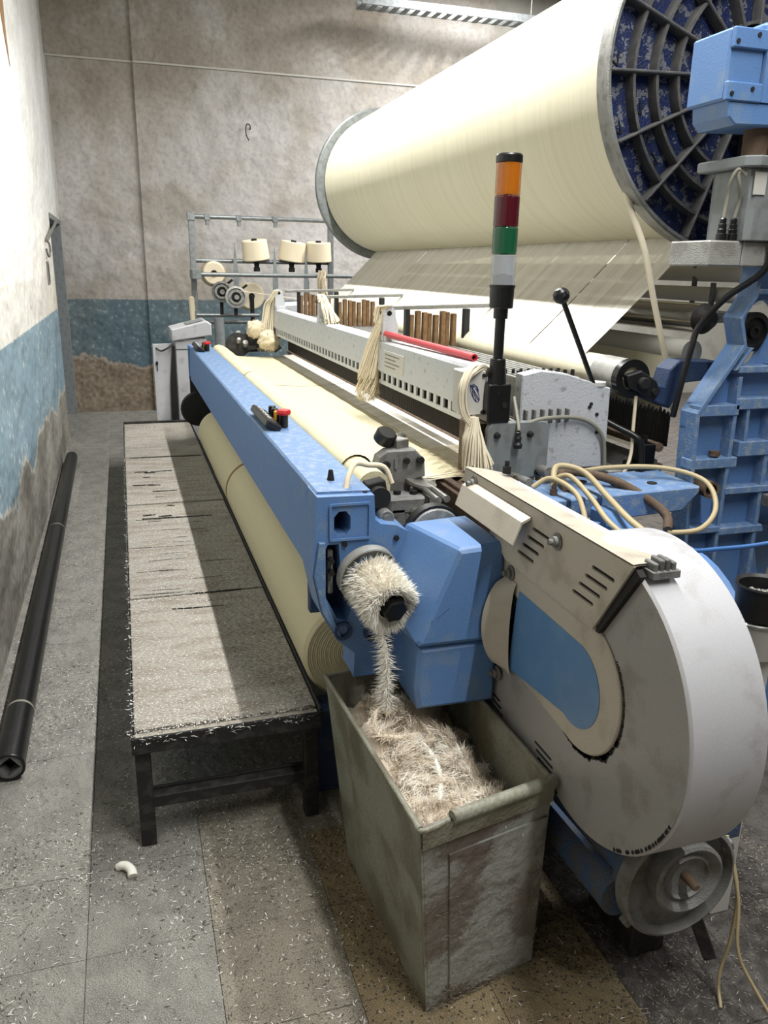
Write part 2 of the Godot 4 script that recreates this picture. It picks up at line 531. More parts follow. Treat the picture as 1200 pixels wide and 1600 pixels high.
func strip_light(x: float, y: float, z0: float, z1: float, energy: float, label: String):
	var t := thing("strip_light", label, "light", Vector3(x, y, (z0 + z1) / 2), "ceiling strip lights")
	var b := B.new()
	b.span(Vector3(x - 0.05, y + 0.03, z0), Vector3(x + 0.05, y + 0.09, z1))
	obj("housing", b, M.white, t)
	b = B.new()
	b.cyl(Vector3(x, y + 0.012, z0 + 0.03), Vector3(x, y + 0.012, z1 - 0.03), 0.014, 10)
	obj("tube", b, M.lamp, t)
	for z in [lerpf(z0, z1, 0.1), lerpf(z0, z1, 0.9)]:
		b = B.new()
		b.cyl(Vector3(x, y + 0.085, z), Vector3(x, 4.95, z), 0.006, 6)
		obj("hanger_rod", b, M.steel, t)
	var l := AreaLight3D.new()
	l.name = "strip_area_light"
	l.area_size = Vector2(0.035, abs(z1 - z0) - 0.06)
	l.area_normalize_energy = true
	l.light_energy = energy
	l.light_color = Color(0.985, 0.985, 0.98)
	l.area_range = 30.0
	l.shadow_enabled = true
	t.add_child(l)
	l.position = Vector3(0, -0.006, 0)
	l.rotation_degrees = Vector3(-90, 0, 0)

func build_lights():
	strip_light(LIGHT_X, LIGHT_Y, -6.7, -4.2, 10.0, "long white strip light hanging above the far half of the loom")
	strip_light(LIGHT_X, LIGHT_Y, -4.1, -1.6, 10.0, "long white strip light hanging above the near loom end")
	strip_light(LIGHT_X, LIGHT_Y, -1.5, 1.0, 10.5, "long white strip light hanging over the aisle at the near end")
	strip_light(4.0, 4.75, -8.9, -6.0, 34.0, "added fill strip light high up near the back wall, right of the loom")  # added out of view as fill for the back wall
	strip_light(5.2, 4.4, -6.5, -3.5, 21.0, "added fill strip light far right of the loom, away from the wall")  # unseen row on the right, added for fill
	strip_light(5.2, 4.4, -2.8, 0.2, 8.0, "added fill strip light right of the loom, near end of the hall")  # near part of the same added fill row

func build_room():
	# back wall, slightly stepped at the pier edge
	var back := func(x: float, y: float, a: float, b: float) -> Color:
		var c := Color(0.69, 0.675, 0.66).lerp(Color(0.57, 0.545, 0.505), clampf(smoothstep(-0.1, 0.45, a) * 0.7 + smoothstep(0.1, 0.5, b) * 0.35, 0, 1))
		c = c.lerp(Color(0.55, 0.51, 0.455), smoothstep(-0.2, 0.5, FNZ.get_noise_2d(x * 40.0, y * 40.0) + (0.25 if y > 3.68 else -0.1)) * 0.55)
		c = c.lerp(Color(0.73, 0.72, 0.71), smoothstep(0.25, 0.6, -a) * 0.6)
		var top := 1.265 + b * 0.006
		var low := 0.56 + a * 0.16 + b * 0.03 + (0.05 if x < 0.1 else 0.0)
		if y < top and y > low:
			c = Color(0.30, 0.375, 0.405).lerp(Color(0.37, 0.42, 0.43), clampf(a + 0.4, 0, 1))
			if b > 0.52: c = c.lerp(Color(0.56, 0.55, 0.52), 0.5)
		elif y <= low:
			c = Color(0.41, 0.365, 0.31).lerp(Color(0.52, 0.47, 0.40), clampf(a + 0.5 + b * 0.5, 0, 1))
			if y > low - 0.05 - b * 0.06: c = c.lerp(Color(0.60, 0.57, 0.53), 0.55)
		return c * (1.0 + b * 0.10)
	var m := flat(Color.WHITE, 0.92)
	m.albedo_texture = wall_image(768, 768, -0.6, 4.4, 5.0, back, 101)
	m.normal_enabled = true
	m.normal_texture = M.coarse
	m.normal_scale = 0.25
	var b := B.new()
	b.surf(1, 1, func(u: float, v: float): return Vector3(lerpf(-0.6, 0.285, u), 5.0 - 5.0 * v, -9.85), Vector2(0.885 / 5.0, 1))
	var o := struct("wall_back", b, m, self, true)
	b = B.new()
	b.st.set_smooth_group(-1)
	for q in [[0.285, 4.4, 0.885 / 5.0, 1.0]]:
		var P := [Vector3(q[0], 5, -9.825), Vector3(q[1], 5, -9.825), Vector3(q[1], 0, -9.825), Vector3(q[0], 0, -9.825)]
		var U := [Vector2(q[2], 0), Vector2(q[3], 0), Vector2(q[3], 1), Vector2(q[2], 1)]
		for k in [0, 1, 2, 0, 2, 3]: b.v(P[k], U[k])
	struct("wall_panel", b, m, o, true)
	b = B.new()
	b.span(Vector3(0.285, 0, -9.86), Vector3(0.292, 5, -9.826), 0.0)
	b.span(Vector3(4.4, 0, -10.05), Vector3(9.2, 5, -9.825), 0.0)
	b.span(Vector3(-0.8, 0, -10.05), Vector3(4.4, 5, -9.86), 0.0)
	struct("wall_core", b, M.far_wall, o)
	b = B.new()
	b.span(Vector3(-0.585, 3.672, -9.85), Vector3(0.285, 3.692, -9.835))
	b.span(Vector3(0.285, 3.672, -9.826), Vector3(4.4, 3.692, -9.81))
	struct("trim_1", b, M.paper)
	b = B.new()
	b.span(Vector3(-0.585, 2.15, -9.85), Vector3(-0.572, 3.672, -9.835))
	struct("trim_2", b, M.paper)
	# hooked wire end sticking out of the back wall
	b = B.new()
	b.tube(smooth([Vector3(1.50, 3.10, -9.83), Vector3(1.49, 3.14, -9.78), Vector3(1.45, 3.14, -9.76), Vector3(1.44, 3.05, -9.75), Vector3(1.47, 2.98, -9.75)]), 0.006, 6)
	solo("wall_hook", b, M.dark, Vector3(1.5, 3.1, -9.83), "bent dark wire hook sticking out of the back wall", "hook")
	# left wall with a doorway at its far end
	var left := func(z: float, y: float, a: float, bb: float) -> Color:
		var c := Color(0.84, 0.84, 0.83).lerp(Color(0.78, 0.775, 0.75), clampf(a + 0.3, 0, 1))
		var drip := FNZ.get_noise_2d(z * 5.0, y * 0.35)
		c = c.lerp(Color(0.66, 0.58, 0.44), smoothstep(2.3, 1.25, y + a * 0.5) * clampf(0.12 + drip * 0.7, 0, 0.5))
		if drip > 0.42: c = c.lerp(Color(0.62, 0.60, 0.56), 0.3)
		var low := 0.53 + a * 0.20 + bb * 0.06
		if y < 1.232 + bb * 0.004 and y > low:
			c = Color(0.44, 0.525, 0.57).lerp(Color(0.49, 0.57, 0.605), clampf(a + 0.4, 0, 1))
			if bb > 0.52 and a > 0.0: c = c.lerp(Color(0.74, 0.74, 0.71), 0.8)
		elif y <= low:
			c = Color(0.57, 0.56, 0.525).lerp(Color(0.44, 0.42, 0.385), clampf(a * 1.2 + 0.35 + bb * 0.8, 0, 1))
			if y > low - 0.04 - bb * 0.05: c = c.lerp(Color(0.74, 0.73, 0.70), 0.6)
		return c * (1.0 + bb * 0.07)
	var ml := flat(Color.WHITE, 0.9)
	ml.albedo_texture = wall_image(1024, 640, -9.85, -2.0, 5.0, left, 202)
	ml.normal_enabled = true
	ml.normal_texture = M.coarse
	ml.normal_scale = 0.3
	var bl := B.new()
	var X := -0.585
	bl.st.set_smooth_group(-1)
	var zz := func(z: float) -> float: return (z + 9.85) / 7.85
	for q in [[-8.45, -2.0, 0.0, 5.0], [-9.85, -8.45, 2.09, 5.0]]:
		var P := [Vector3(X, q[3], q[0]), Vector3(X, q[3], q[1]), Vector3(X, q[2], q[1]), Vector3(X, q[2], q[0])]
		var U := [Vector2(zz.call(q[0]), 1 - q[3] / 5), Vector2(zz.call(q[1]), 1 - q[3] / 5), Vector2(zz.call(q[1]), 1 - q[2] / 5), Vector2(zz.call(q[0]), 1 - q[2] / 5)]
		for k in [0, 1, 2, 0, 2, 3]: bl.v(P[k], U[k])
	var wl := struct("wall_left", bl, ml, self, true)
	b = B.new()
	b.span(Vector3(X - 0.25, 0, -8.45), Vector3(X - 0.002, 5, 4.2), 0.0)
	b.span(Vector3(X - 0.25, 2.09, -9.85), Vector3(X - 0.002, 5, -8.45), 0.0)
	struct("wall_core", b, M.far_wall, wl)
	b = B.new()
	b.span(Vector3(X - 0.004, 0, -2.0), Vector3(X, 5, 4.2), 0.0)
	struct("wall_plaster", b, M.far_wall, wl)
	# broken plaster patch high on the left wall
	b = B.new()
	b.prism(PackedVector2Array([Vector2(-5.9, 3.35), Vector2(-6.15, 3.0), Vector2(-6.3, 2.86), Vector2(-6.25, 3.1), Vector2(-6.3, 3.4)]), X, X + 0.004, Transform3D(Basis(Vector3(0, 0, 1), Vector3(0, 1, 0), Vector3(1, 0, 0)), Vector3.ZERO))
	struct("plaster_patch", b, M.cardboard, wl)
	# door set back in the doorway
	b = B.new()
	b.span(Vector3(X - 0.22, 0, -9.8), Vector3(X - 0.18, 2.05, -8.5))
	var d := struct("door_1", b, M.navy)
	b = B.new()
	b.span(Vector3(X - 0.2, 0, -9.84), Vector3(X + 0.012, 2.09, -9.78))
	b.span(Vector3(X - 0.2, 2.04, -9.84), Vector3(X + 0.012, 2.09, -8.46))
	obj("door_frame", b, M.grey_paint, d)
	b = B.new()
	b.span(Vector3(X - 0.3, 0, -9.9), Vector3(X - 0.24, 2.2, -8.4))
	obj("door_back", b, M.dark, d)
	var h := thing("door_latch", "small metal latch lever and hasp fixed on the left wall", "latch", Vector3(X, 1.9, -7.8))
	b = B.new()
	b.bar(Vector3(X + 0.02, 1.83, -7.7), Vector3(X + 0.05, 2.02, -8.6), 0.02, 0.02)
	obj("lever", b, M.steel, h)
	b = B.new()
	b.tube(smooth([Vector3(X + 0.01, 1.83, -7.7), Vector3(X + 0.03, 1.80, -7.75), Vector3(X + 0.03, 1.72, -7.78), Vector3(X + 0.02, 1.70, -7.70), Vector3(X + 0.01, 1.76, -7.66)]), 0.009, 6)
	obj("hasp", b, M.steel, h)
	var sl := thing("wall_slot_plate", "narrow metal plate below the latch on the left wall", "plate", Vector3(X, 1.6, -7.7))
	b = B.new()
	b.span(Vector3(X, 1.47, -7.78), Vector3(X + 0.01, 1.66, -7.62))
	obj("plate", b, M.steel, sl)
	b = B.new()
	b.span(Vector3(X + 0.009, 1.49, -7.73), Vector3(X + 0.013, 1.64, -7.68))
	obj("slot", b, M.dark, sl)
	# remaining shell
	b = B.new()
	b.span(Vector3(-0.85, 4.98, -10.05), Vector3(9.2, 5.15, 4.2), 0.0)
	struct("ceiling", b, M.ceiling)
	b = B.new()
	b.span(Vector3(9.0, 0, -10.05), Vector3(9.2, 5, 4.2), 0.0)
	struct("wall_right", b, M.far_wall)
	b = B.new()
	b.span(Vector3(-0.85, 0, 4.0), Vector3(9.2, 5, 4.2), 0.0)
	struct("wall_front", b, M.far_wall)
	# slotted cable tray under the ceiling
	var tr := thing("cable_tray", "slotted steel cable tray high up near the back wall", "cable tray", Vector3(3.4, 4.2, -9.2))
	b = B.new()
	b.span(Vector3(2.6, 4.28, -9.40), Vector3(6.0, 4.36, -9.385))
	obj("back_flange", b, M.galv, tr)
	b = B.new()
	b.span(Vector3(2.6, 4.28, -9.20), Vector3(6.0, 4.36, -9.185))
	obj("front_flange", b, M.galv, tr)
	b = B.new()
	for k in 28:
		b.span(Vector3(2.6 + k * 0.12, 4.275, -9.40), Vector3(2.66 + k * 0.12, 4.285, -9.19))
	obj("rungs", b, M.galv, tr)
	for x in [3.0, 4.6]:
		b = B.new()
		b.cyl(Vector3(x, 4.35, -9.3), Vector3(x, 4.99, -9.3), 0.008, 6)
		obj("hanger_rod", b, M.steel, tr)

var FNZ := FastNoiseLite.new()

func build_floor_tiles():
	var b := B.new()
	b.span(Vector3(-0.85, -0.15, -10.05), Vector3(9.2, -0.012, 4.2), 0.0)
	var fl := struct("floor", b, M.joint)
	b = B.new()
	b.span(Vector3(1.66, -0.012, -9.85), Vector3(9.0, 0.0, 4.0), 0.0)
	b.span(Vector3(-0.6, -0.012, 0.13), Vector3(1.66, 0.0, 4.0), 0.0)
	struct("screed", b, M.concrete, fl)
	var s := 0.31
	var tb := B.new()
	tb.box(Vector3(0, -0.009, 0), Vector3(s - 0.0014, 0.018, s - 0.0014), Basis(), 0.0005)
	var me := tb.mesh()
	for i in range(-4, 4):
		for j in range(-6, 27):
			var x := 0.42 + (i + 0.5) * s
			var z := -1.73 - (j + 0.5) * s
			if x < -0.75: continue
			var k := 0
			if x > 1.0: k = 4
			elif x > 0.4 and z > -2.1: k = 3
			elif x > 0.1 and z > -2.2: k = 2
			else: k = rng.randi() % 2
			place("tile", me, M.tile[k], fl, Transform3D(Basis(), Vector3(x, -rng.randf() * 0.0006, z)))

# ------------------------------------------------------------------ loom
func build_loom():
	var L := thing("weaving_loom", "long blue and white weaving loom with blue cast frames", "loom", Vector3(1.2, 0, -4.2))
	var b: B
	# --- breast beam (blue), its hood and end casting
	b = B.new()
	b.prism(PackedVector2Array([Vector2(0.452, 1.075), Vector2(0.445, 0.84), Vector2(0.47, 0.84), Vector2(0.475, 1.055)]), -6.2, -2.08, Transform3D(), 0.002)
	var bb := obj("breast_beam", b, M.blue, L, "light blue front panel of the breast beam")
	b = B.new()
	b.prism(PackedVector2Array([Vector2(0.449, 1.077), Vector2(0.455, 1.084), Vector2(0.60, 1.080), Vector2(0.606, 1.0), Vector2(0.596, 1.0), Vector2(0.592, 1.07), Vector2(0.455, 1.072)]), -6.2, -2.0, Transform3D(), 0.0)
	obj("top_plate", b, M.blue_dusty, bb)
	b = B.new()
	b.span(Vector3(0.475, 0.86, -6.18), Vector3(0.59, 1.05, -2.12))
	obj("core", b, M.navy, bb)
	b = B.new()
	b.span(Vector3(0.44, 0.83, -6.24), Vector3(0.61, 1.085, -6.2))
	obj("end_cap", b, M.blue, bb)
	for z in [-3.02, -5.85]:
		var pn := B.new()
		var rb := Basis(Vector3(0, 0, 1), deg_to_rad(-28))
		var x := 0.487
		pn.box(Vector3(x, 1.10, z), Vector3(0.06, 0.028, 0.36), rb, 0.005)
		var pp := obj("control_panel", pn, M.plastic_black, L, "black push button strip with red stop button")
		for k in 5:
			var led := B.new()
			led.box(Vector3(x, 1.10, z) + rb * Vector3(-0.008, 0.015, -0.13 + k * 0.055), Vector3(0.014, 0.006, 0.018), rb, 0.001)
			obj("key", led, M.paper, pp)
		for k in 4:
			var bt := B.new()
			var p: Vector3 = Vector3(x + 0.052, 1.085, z - 0.15 + k * 0.06)
			bt.cyl(p, p + Vector3(0, 0.035, 0), 0.015, 12, 0.015, 0.003)
			obj("push_button", bt, [M.plastic_black, M.plastic_black, M.yellow, M.plastic_black][k], pp)
		var e := B.new()
		var p0 := Vector3(x + 0.05, 1.085, z + 0.11)
		e.cyl(p0, p0 + Vector3(0, 0.045, 0), 0.016, 14)
		obj("stop_button_stem", e, M.plastic_black, pp)
		e = B.new()
		e.lathe([Vector2(0, 0), Vector2(0.024, 0), Vector2(0.027, 0.008), Vector2(0.024, 0.018), Vector2(0, 0.021)], p0 + Vector3(0, 0.045, 0), Vector3.UP, 18)
		obj("stop_button", e, M.red, pp, "red mushroom stop button")
	# end casting with pockets, facing the near end
	var outer := PackedVector2Array([Vector2(0.447, 1.078), Vector2(0.602, 1.074), Vector2(0.606, 1.005), Vector2(0.622, 0.992), Vector2(0.665, 0.985), Vector2(0.70, 0.965), Vector2(0.725, 0.93), Vector2(0.71, 0.84), Vector2(0.66, 0.72), Vector2(0.64, 0.545), Vector2(0.548, 0.545), Vector2(0.55, 0.62), Vector2(0.50, 0.665), Vector2(0.455, 0.75), Vector2(0.432, 0.86)])
	var h1 := PackedVector2Array([Vector2(0.492, 0.985), Vector2(0.492, 1.02), Vector2(0.505, 1.035), Vector2(0.525, 1.035), Vector2(0.537, 1.02), Vector2(0.537, 0.985), Vector2(0.525, 0.97), Vector2(0.505, 0.97)])
	var h2 := PackedVector2Array([Vector2(0.466, 0.80), Vector2(0.462, 0.92), Vector2(0.475, 0.945), Vector2(0.505, 0.945), Vector2(0.51, 0.86), Vector2(0.545, 0.77), Vector2(0.53, 0.72), Vector2(0.50, 0.73)])
	b = B.new()
	b.holed(outer, [h1, h2], -2.09, -1.97)
	var eb := obj("end_bracket", b, M.blue, L, "blue cast end bracket with dark openings")
	b = B.new()
	b.span(Vector3(0.45, 0.7, -2.12), Vector3(0.66, 1.06, -2.088))
	obj("back_web", b, M.navy, eb)
	b = B.new()
	b.holed(rrect(0.478, 0.955, 0.592, 1.058, 0.008), [rrect(0.484, 0.961, 0.586, 1.052, 0.006)], -1.972, -1.963)
	obj("pocket_lip", b, M.blue, eb)
	b = B.new()
	b.prism(PackedVector2Array([Vector2(0.449, 0.955), Vector2(0.466, 0.955), Vector2(0.466, 0.79), Vector2(0.51, 0.68), Vector2(0.505, 0.668), Vector2(0.458, 0.752), Vector2(0.436, 0.86)]), -1.974, -1.958, Transform3D(), 0.002)
	obj("edge_rib", b, M.blue_dusty, eb)
	b = B.new()
	b.prism(rrect(0.478, 0.80, 0.492, 0.925, 0.004), -2.05, -1.985)
	obj("clamp_bar", b, M.cast, eb)
	for q in [[0.485, 0.90], [0.485, 0.865], [0.52, 0.945], [0.665, 0.95], [0.69, 0.90]]:
		b = B.new()
		b.cyl(Vector3(q[0], q[1], -1.988), Vector3(q[0], q[1], -1.962), 0.008, 6)
		obj("bolt", b, M.dark, eb)
	for q in [[0.515, 0.695], [0.60, 0.68]]:
		b = B.new()
		b.lathe([Vector2(0.012, 0), Vector2(0.026, 0), Vector2(0.026, 0.02), Vector2(0.018, 0.02), Vector2(0.014, 0.004)], Vector3(q[0], q[1], -1.975), Vector3(0, 0, 1), 18)
		obj("boss_ring", b, M.navy, eb)
	for q in [[0.565, 1.078, -2.03], [0.47, 1.078, -2.02], [0.585, 1.076, -2.00]]:
		b = B.new()
		b.cyl(Vector3(q[0], q[1], q[2]), Vector3(q[0], q[1] + 0.002, q[2]), 0.007, 8)
		obj("screw_hole", b, M.dark, eb)
	b = B.new()
	b.lathe([Vector2(0, 0), Vector2(0.02, 0), Vector2(0.02, 0.003)], Vector3(0.535, 1.079, -2.03), Vector3.UP, 16)
	obj("cord_hole", b, M.dark, eb)
	b = B.new()
	b.cyl(Vector3(0.52, 1.08, -2.12), Vector3(0.52, 1.112, -2.12), 0.011, 10, 0.006)
	obj("stud", b, M.dark, eb)
	# selvedge waste spool on the bracket: flange ring and black hexagonal core
	b = B.new()
	b.lathe([Vector2(0.05, 0), Vector2(0.083, 0), Vector2(0.085, 0.004), Vector2(0.085, 0.028), Vector2(0.081, 0.03), Vector2(0.078, 0.006), Vector2(0.05, 0.006)], Vector3(0.578, 0.862, -1.972), Vector3(0.15, -0.25, 1), 40)
	var sp := obj("waste_spool", b, M.alu, L, "metal spool flange behind the fringe waste")
	b = B.new()
	b.cyl(Vector3(0.578, 0.862, -1.97), Vector3(0.610, 0.812, -1.79), 0.035, 6, 0.035, 0.004)
	obj("spool_core", b, M.plastic_black, sp)
	# support leg under the end bracket and lower cross members
	b = B.new()
	b.span(Vector3(0.50, 0.0, -2.32), Vector3(0.62, 0.30, -2.22))
	b.span(Vector3(0.72, 0.0, -2.34), Vector3(1.75, 0.6, -2.14), 0.01)
	b.span(Vector3(0.80, 0.0, -6.3), Vector3(1.75, 0.6, -6.15), 0.01)
	b.span(Vector3(0.95, 0.12, -6.2), Vector3(1.15, 0.34, -2.3), 0.01)
	obj("base_frame", b, M.navy, L)
	b = B.new()
	b.prism(PackedVector2Array([Vector2(0.5, 0.1), Vector2(0.75, 0.1), Vector2(0.75, 1.0), Vector2(0.62, 1.0), Vector2(0.5, 0.82)]), -6.32, -6.22, Transform3D(), 0.004)
	obj("far_end_bracket", b, M.cast, L)
	b = B.new()
	b.cyl(Vector3(0.49, 0.62, -6.16), Vector3(0.49, 0.62, -6.13), 0.13, 24, 0.13, 0.01)
	b.span(Vector3(0.44, 0.5, -6.2), Vector3(0.50, 0.86, -6.15))
	obj("far_hand_wheel", b, M.black, L)
	# --- gear cover (blue box at the near end)
	b = B.new()
	var z0 := -2.0
	var z1 := -1.745
	var A0 := Vector3(0.705, 0.985, z0); var B0 := Vector3(0.885, 0.99, z0)
	var D0 := Vector3(0.765, 0.985, z1); var C0 := Vector3(0.884, 0.99, z1)
	var E0 := Vector3(0.655, 0.728, z1 + 0.004); var G0 := Vector3(0.885, 0.725, z1 + 0.004)
	var F0 := Vector3(0.62, 0.80, z0); var F1 := Vector3(0.615, 0.73, z0)
	round_hull(b, [A0, B0, C0, D0, E0, G0, F0, F1, Vector3(0.885, 0.73, z0)], 0.014)
	var gc := obj("gear_cover", b, M.blue, L, "bright blue faceted metal gear cover")
	b = B.new()
	b.prism(PackedVector2Array([Vector2(0.662, 0.72), Vector2(0.884, 0.72), Vector2(0.884, 0.535), Vector2(0.665, 0.54), Vector2(0.655, 0.60)]), -2.06, -1.755, Transform3D(), 0.012)
	obj("gear_housing", b, M.blue, gc)
	b = B.new()
	for q in [[0.70, 0.80, 0.735, 0.83], [0.675, 0.745, 0.69, 0.80]]:
		b.bar(Vector3(q[0], q[1], z1 + 0.001), Vector3(q[2], q[3], z1 + 0.001), 0.004, 0.001, 0)
	obj("paint_chip", b, M.chip, gc)
	# --- temple unit at the near selvedge
	temple(L, 0.0)
	far_temple(L)
	# shaft, belt wheel and guide rods between the temple and the gear cover
	b = B.new()
	b.cyl(Vector3(0.845, 1.0, -2.42), Vector3(0.845, 1.0, -2.12), 0.011, 10)
	b.cyl(Vector3(0.872, 1.003, -2.42), Vector3(0.872, 1.003, -2.12), 0.011, 10)
	obj("guide_rods", b, M.rod, L, "pair of bright steel guide rods")
	b = B.new()
	b.cyl(Vector3(0.80, 0.945, -2.4), Vector3(0.80, 0.945, -2.0), 0.016, 14)
	obj("take_up_shaft", b, M.rod, L)
	b = B.new()
	b.cyl(Vector3(0.80, 0.93, -2.06), Vector3(0.80, 0.93, -2.015), 0.078, 28, 0.078, 0.004)
	var bw := obj("belt_wheel", b, M.alu, L)
	b = B.new()
	b.lathe([Vector2(0.077, 0.0), Vector2(0.086, 0.0), Vector2(0.086, 0.035), Vector2(0.077, 0.035)], Vector3(0.80, 0.93, -2.055), Vector3(0, 0, 1), 28)
	obj("belt", b, M.black, bw)
	b = B.new()
	b.bar(Vector3(0.665, 0.965, -2.55), Vector3(0.685, 0.95, -2.06), 0.02, 0.012)
	b.bar(Vector3(0.70, 0.955, -2.55), Vector3(0.715, 0.94, -2.06), 0.012, 0.012)
	obj("rail", b, M.alu, L)
	b = B.new()
	b.cyl(Vector3(0.655, 0.99, -2.06), Vector3(0.655, 0.99, -2.02), 0.022, 18, 0.022, 0.003)
	b.cyl(Vector3(0.655, 0.99, -2.02), Vector3(0.655, 0.99, -2.01), 0.012, 12)
	obj("cam_follower", b, M.cast, L)
	b = B.new()
	b.box(Vector3(0.645, 1.05, -2.1), Vector3(0.055, 0.06, 0.05), Basis(Vector3(0, 0, 1), 0.2))
	b.lathe([Vector2(0, 0), Vector2(0.03, 0), Vector2(0.03, 0.03), Vector2(0, 0.03)], Vector3(0.645, 1.04, -2.08), Vector3(0, 0, 1), 18)
	b.box(Vector3(0.645, 0.99, -2.12), Vector3(0.06, 0.08, 0.05))
	obj("roller_bearing", b, M.dark, L)
	b = B.new()
	b.tube(smooth([Vector3(0.540, 1.078, -2.03), Vector3(0.553, 1.11, -2.05), Vector3(0.58, 1.135, -2.08), Vector3(0.62, 1.125, -2.1), Vector3(0.67, 1.115, -2.1), Vector3(0.69, 1.07, -2.09)]), 0.008, 6)
	obj("yarn_tie", b, M.skein2, L)
	# --- sley: race board, reed and shuttle-side rail
	b = B.new()
	b.prism(PackedVector2Array([Vector2(1.17, 0.985), Vector2(1.225, 1.0), Vector2(1.225, 0.88), Vector2(1.17, 0.88)]), -6.35, -2.42)
	var sl := obj("sley", b, M.steel, L, "steel race board below the reed")
	b = B.new()
	b.cyl(Vector3(1.215, 1.012, -6.35), Vector3(1.215, 1.012, -2.42), 0.011, 10)
	obj("race_rail", b, M.rust, sl)
	b = B.new()
	b.span(Vector3(0.95, 0.90, -2.42), Vector3(1.2, 0.985, -1.95), 0.004)
	b.span(Vector3(1.02, 0.97, -2.5), Vector3(1.06, 0.995, -1.95))
	b.span(Vector3(1.10, 0.97, -2.5), Vector3(1.16, 1.0, -1.95))
	b.span(Vector3(0.96, 0.985, -2.4), Vector3(0.985, 1.0, -2.0))
	obj("shuttle_rail", b, M.rust, sl)
	b = B.new()
	for k in 7: b.cyl(Vector3(1.08, 0.99, -2.05 - k * 0.06), Vector3(1.08, 1.008, -2.05 - k * 0.06), 0.01, 6)
	obj("rail_bolts", b, M.dark, sl)
	b = B.new()
	b.span(Vector3(1.24, 0.98, -6.35), Vector3(1.25, 1.17, -2.44), 0)
	for k in 320:
		var z := -6.34 + k * 0.0122
		b.span(Vector3(1.215, 1.0, z), Vector3(1.235, 1.165, z + 0.0045), 0)
	var reed := obj("reed", b, M.reed, L, "dark comb of reed wires under the white beam")
	reed.set_meta("kind", "stuff")
	# --- white top beam with slotted lower strip
	b = B.new()
	b.prism(PackedVector2Array([Vector2(1.055, 1.222), Vector2(1.060, 1.342), Vector2(1.069, 1.352), Vector2(1.132, 1.352), Vector2(1.140, 1.342), Vector2(1.140, 1.222)]), -6.2, -2.39, Transform3D(), 0.003)
	var tb := obj("top_beam", b, M.beam_white, L, "white painted steel beam above the reed")
	b = B.new()
	b.span(Vector3(1.066, 1.212, -6.15), Vector3(1.074, 1.222, -2.39), 0.001)
	b.span(Vector3(1.066, 1.162, -6.15), Vector3(1.074, 1.180, -2.39), 0.001)
	for k in 53:
		var z := -6.15 + k * 0.0723
		b.span(Vector3(1.066, 1.179, z - 0.014), Vector3(1.074, 1.213, z + 0.014), 0.001)
	obj("slotted_strip", b, M.beam_white, tb)
	b = B.new()
	b.span(Vector3(1.082, 1.163, -6.15), Vector3(1.086, 1.221, -2.40), 0)
	obj("strip_backing", b, M.dark, tb)
	b = B.new()
	b.span(Vector3(1.0535, 1.235, -3.34), Vector3(1.0575, 1.315, -3.08), 0)
	obj("paper_label", b, M.paper, tb)
	b = B.new()
	for k in 4:
		b.span(Vector3(1.0525, 1.298 - k * 0.016, -3.32), Vector3(1.0537, 1.302 - k * 0.016, -3.13 - (k % 2) * 0.05), 0)
	obj("label_print", b, M.print, tb)
	for z in [-6.02, -4.61, -3.40]:
		b = B.new()
		b.holed(PackedVector2Array([Vector2(1.062, 1.35), Vector2(1.062, 1.455)] + arc(Vector2(1.09, 1.465), 0.029, 200, -20, 8) + [Vector2(1.13, 1.41), Vector2(1.13, 1.35)]), [PackedVector2Array(arc(Vector2(1.09, 1.465), 0.012, 0, 324, 9))], z - 0.02, z + 0.02)
		b.span(Vector3(1.065, 1.35, z - 0.06), Vector3(1.135, 1.375, z + 0.05))
		var br := obj("hanger_bracket", b, M.beam_white, L)
		b = B.new()
		b.cyl(Vector3(1.055, 1.465, z - 0.005), Vector3(1.11, 1.465, z + 0.005), 0.011, 8)
		obj("pin", b, M.dark, br)
	for z in [-6.15, -5.0, -3.66]:
		heald_blocks(L, z)
	# --- heald frames
	for k in 8:
		b = B.new()
		var x := 1.275 + k * 0.030
		b.span(Vector3(x, 1.262, -6.3), Vector3(x + 0.012, 1.300, -2.48), 0.002)
		for z in [-6.2, -4.4, -2.6]:
			b.span(Vector3(x, 0.75, z - 0.015), Vector3(x + 0.012, 1.27, z + 0.015), 0.001)
		var hf := obj("heald_frame", b, M.alu, L)
		b = B.new()
		b.cyl(Vector3(x + 0.006, 1.298, -2.52), Vector3(x + 0.006, 1.322, -2.52), 0.007, 8)
		b.cyl(Vector3(x + 0.006, 1.298, -2.62), Vector3(x + 0.006, 1.315, -2.62), 0.006, 8)
		obj("frame_stud", b, M.dark, hf)
	# --- near side: white side plate, grey plate, box, hand lever
	var sidep := PackedVector2Array([Vector2(1.19, 1.335), Vector2(1.255, 1.348), Vector2(1.35, 1.335), Vector2(1.515, 1.285), Vector2(1.52, 1.02), Vector2(1.19, 1.02)])
	b = B.new()
	b.prism(sidep, -2.36, -2.31, Transform3D(), 0.004)
	var wp := obj("side_plate", b, M.beam_white, L, "white chipped side plate holding the lever")
	b = B.new()
	b.lathe([Vector2(0, 0), Vector2(0.03, 0), Vector2(0.03, 0.012), Vector2(0, 0.012)], Vector3(1.475, 1.292, -2.335), Vector3(0, 1, 0), 18)
	obj("lever_cap", b, M.paper, wp)
	b = B.new()
	for q in [[1.47, 1.20], [1.475, 1.14], [1.445, 1.235], [1.44, 1.225]]:
		b.cyl(Vector3(q[0], q[1], -2.312), Vector3(q[0], q[1], -2.306), 0.006, 8)
	obj("plate_hole", b, M.dark, wp)
	b = B.new()
	b.prism(rrect(1.06, 1.01, 1.275, 1.195, 0.025), -2.29, -2.265, Transform3D(), 0.004)
	b.span(Vector3(1.25, 1.01, -2.31), Vector3(1.275, 1.18, -2.285))
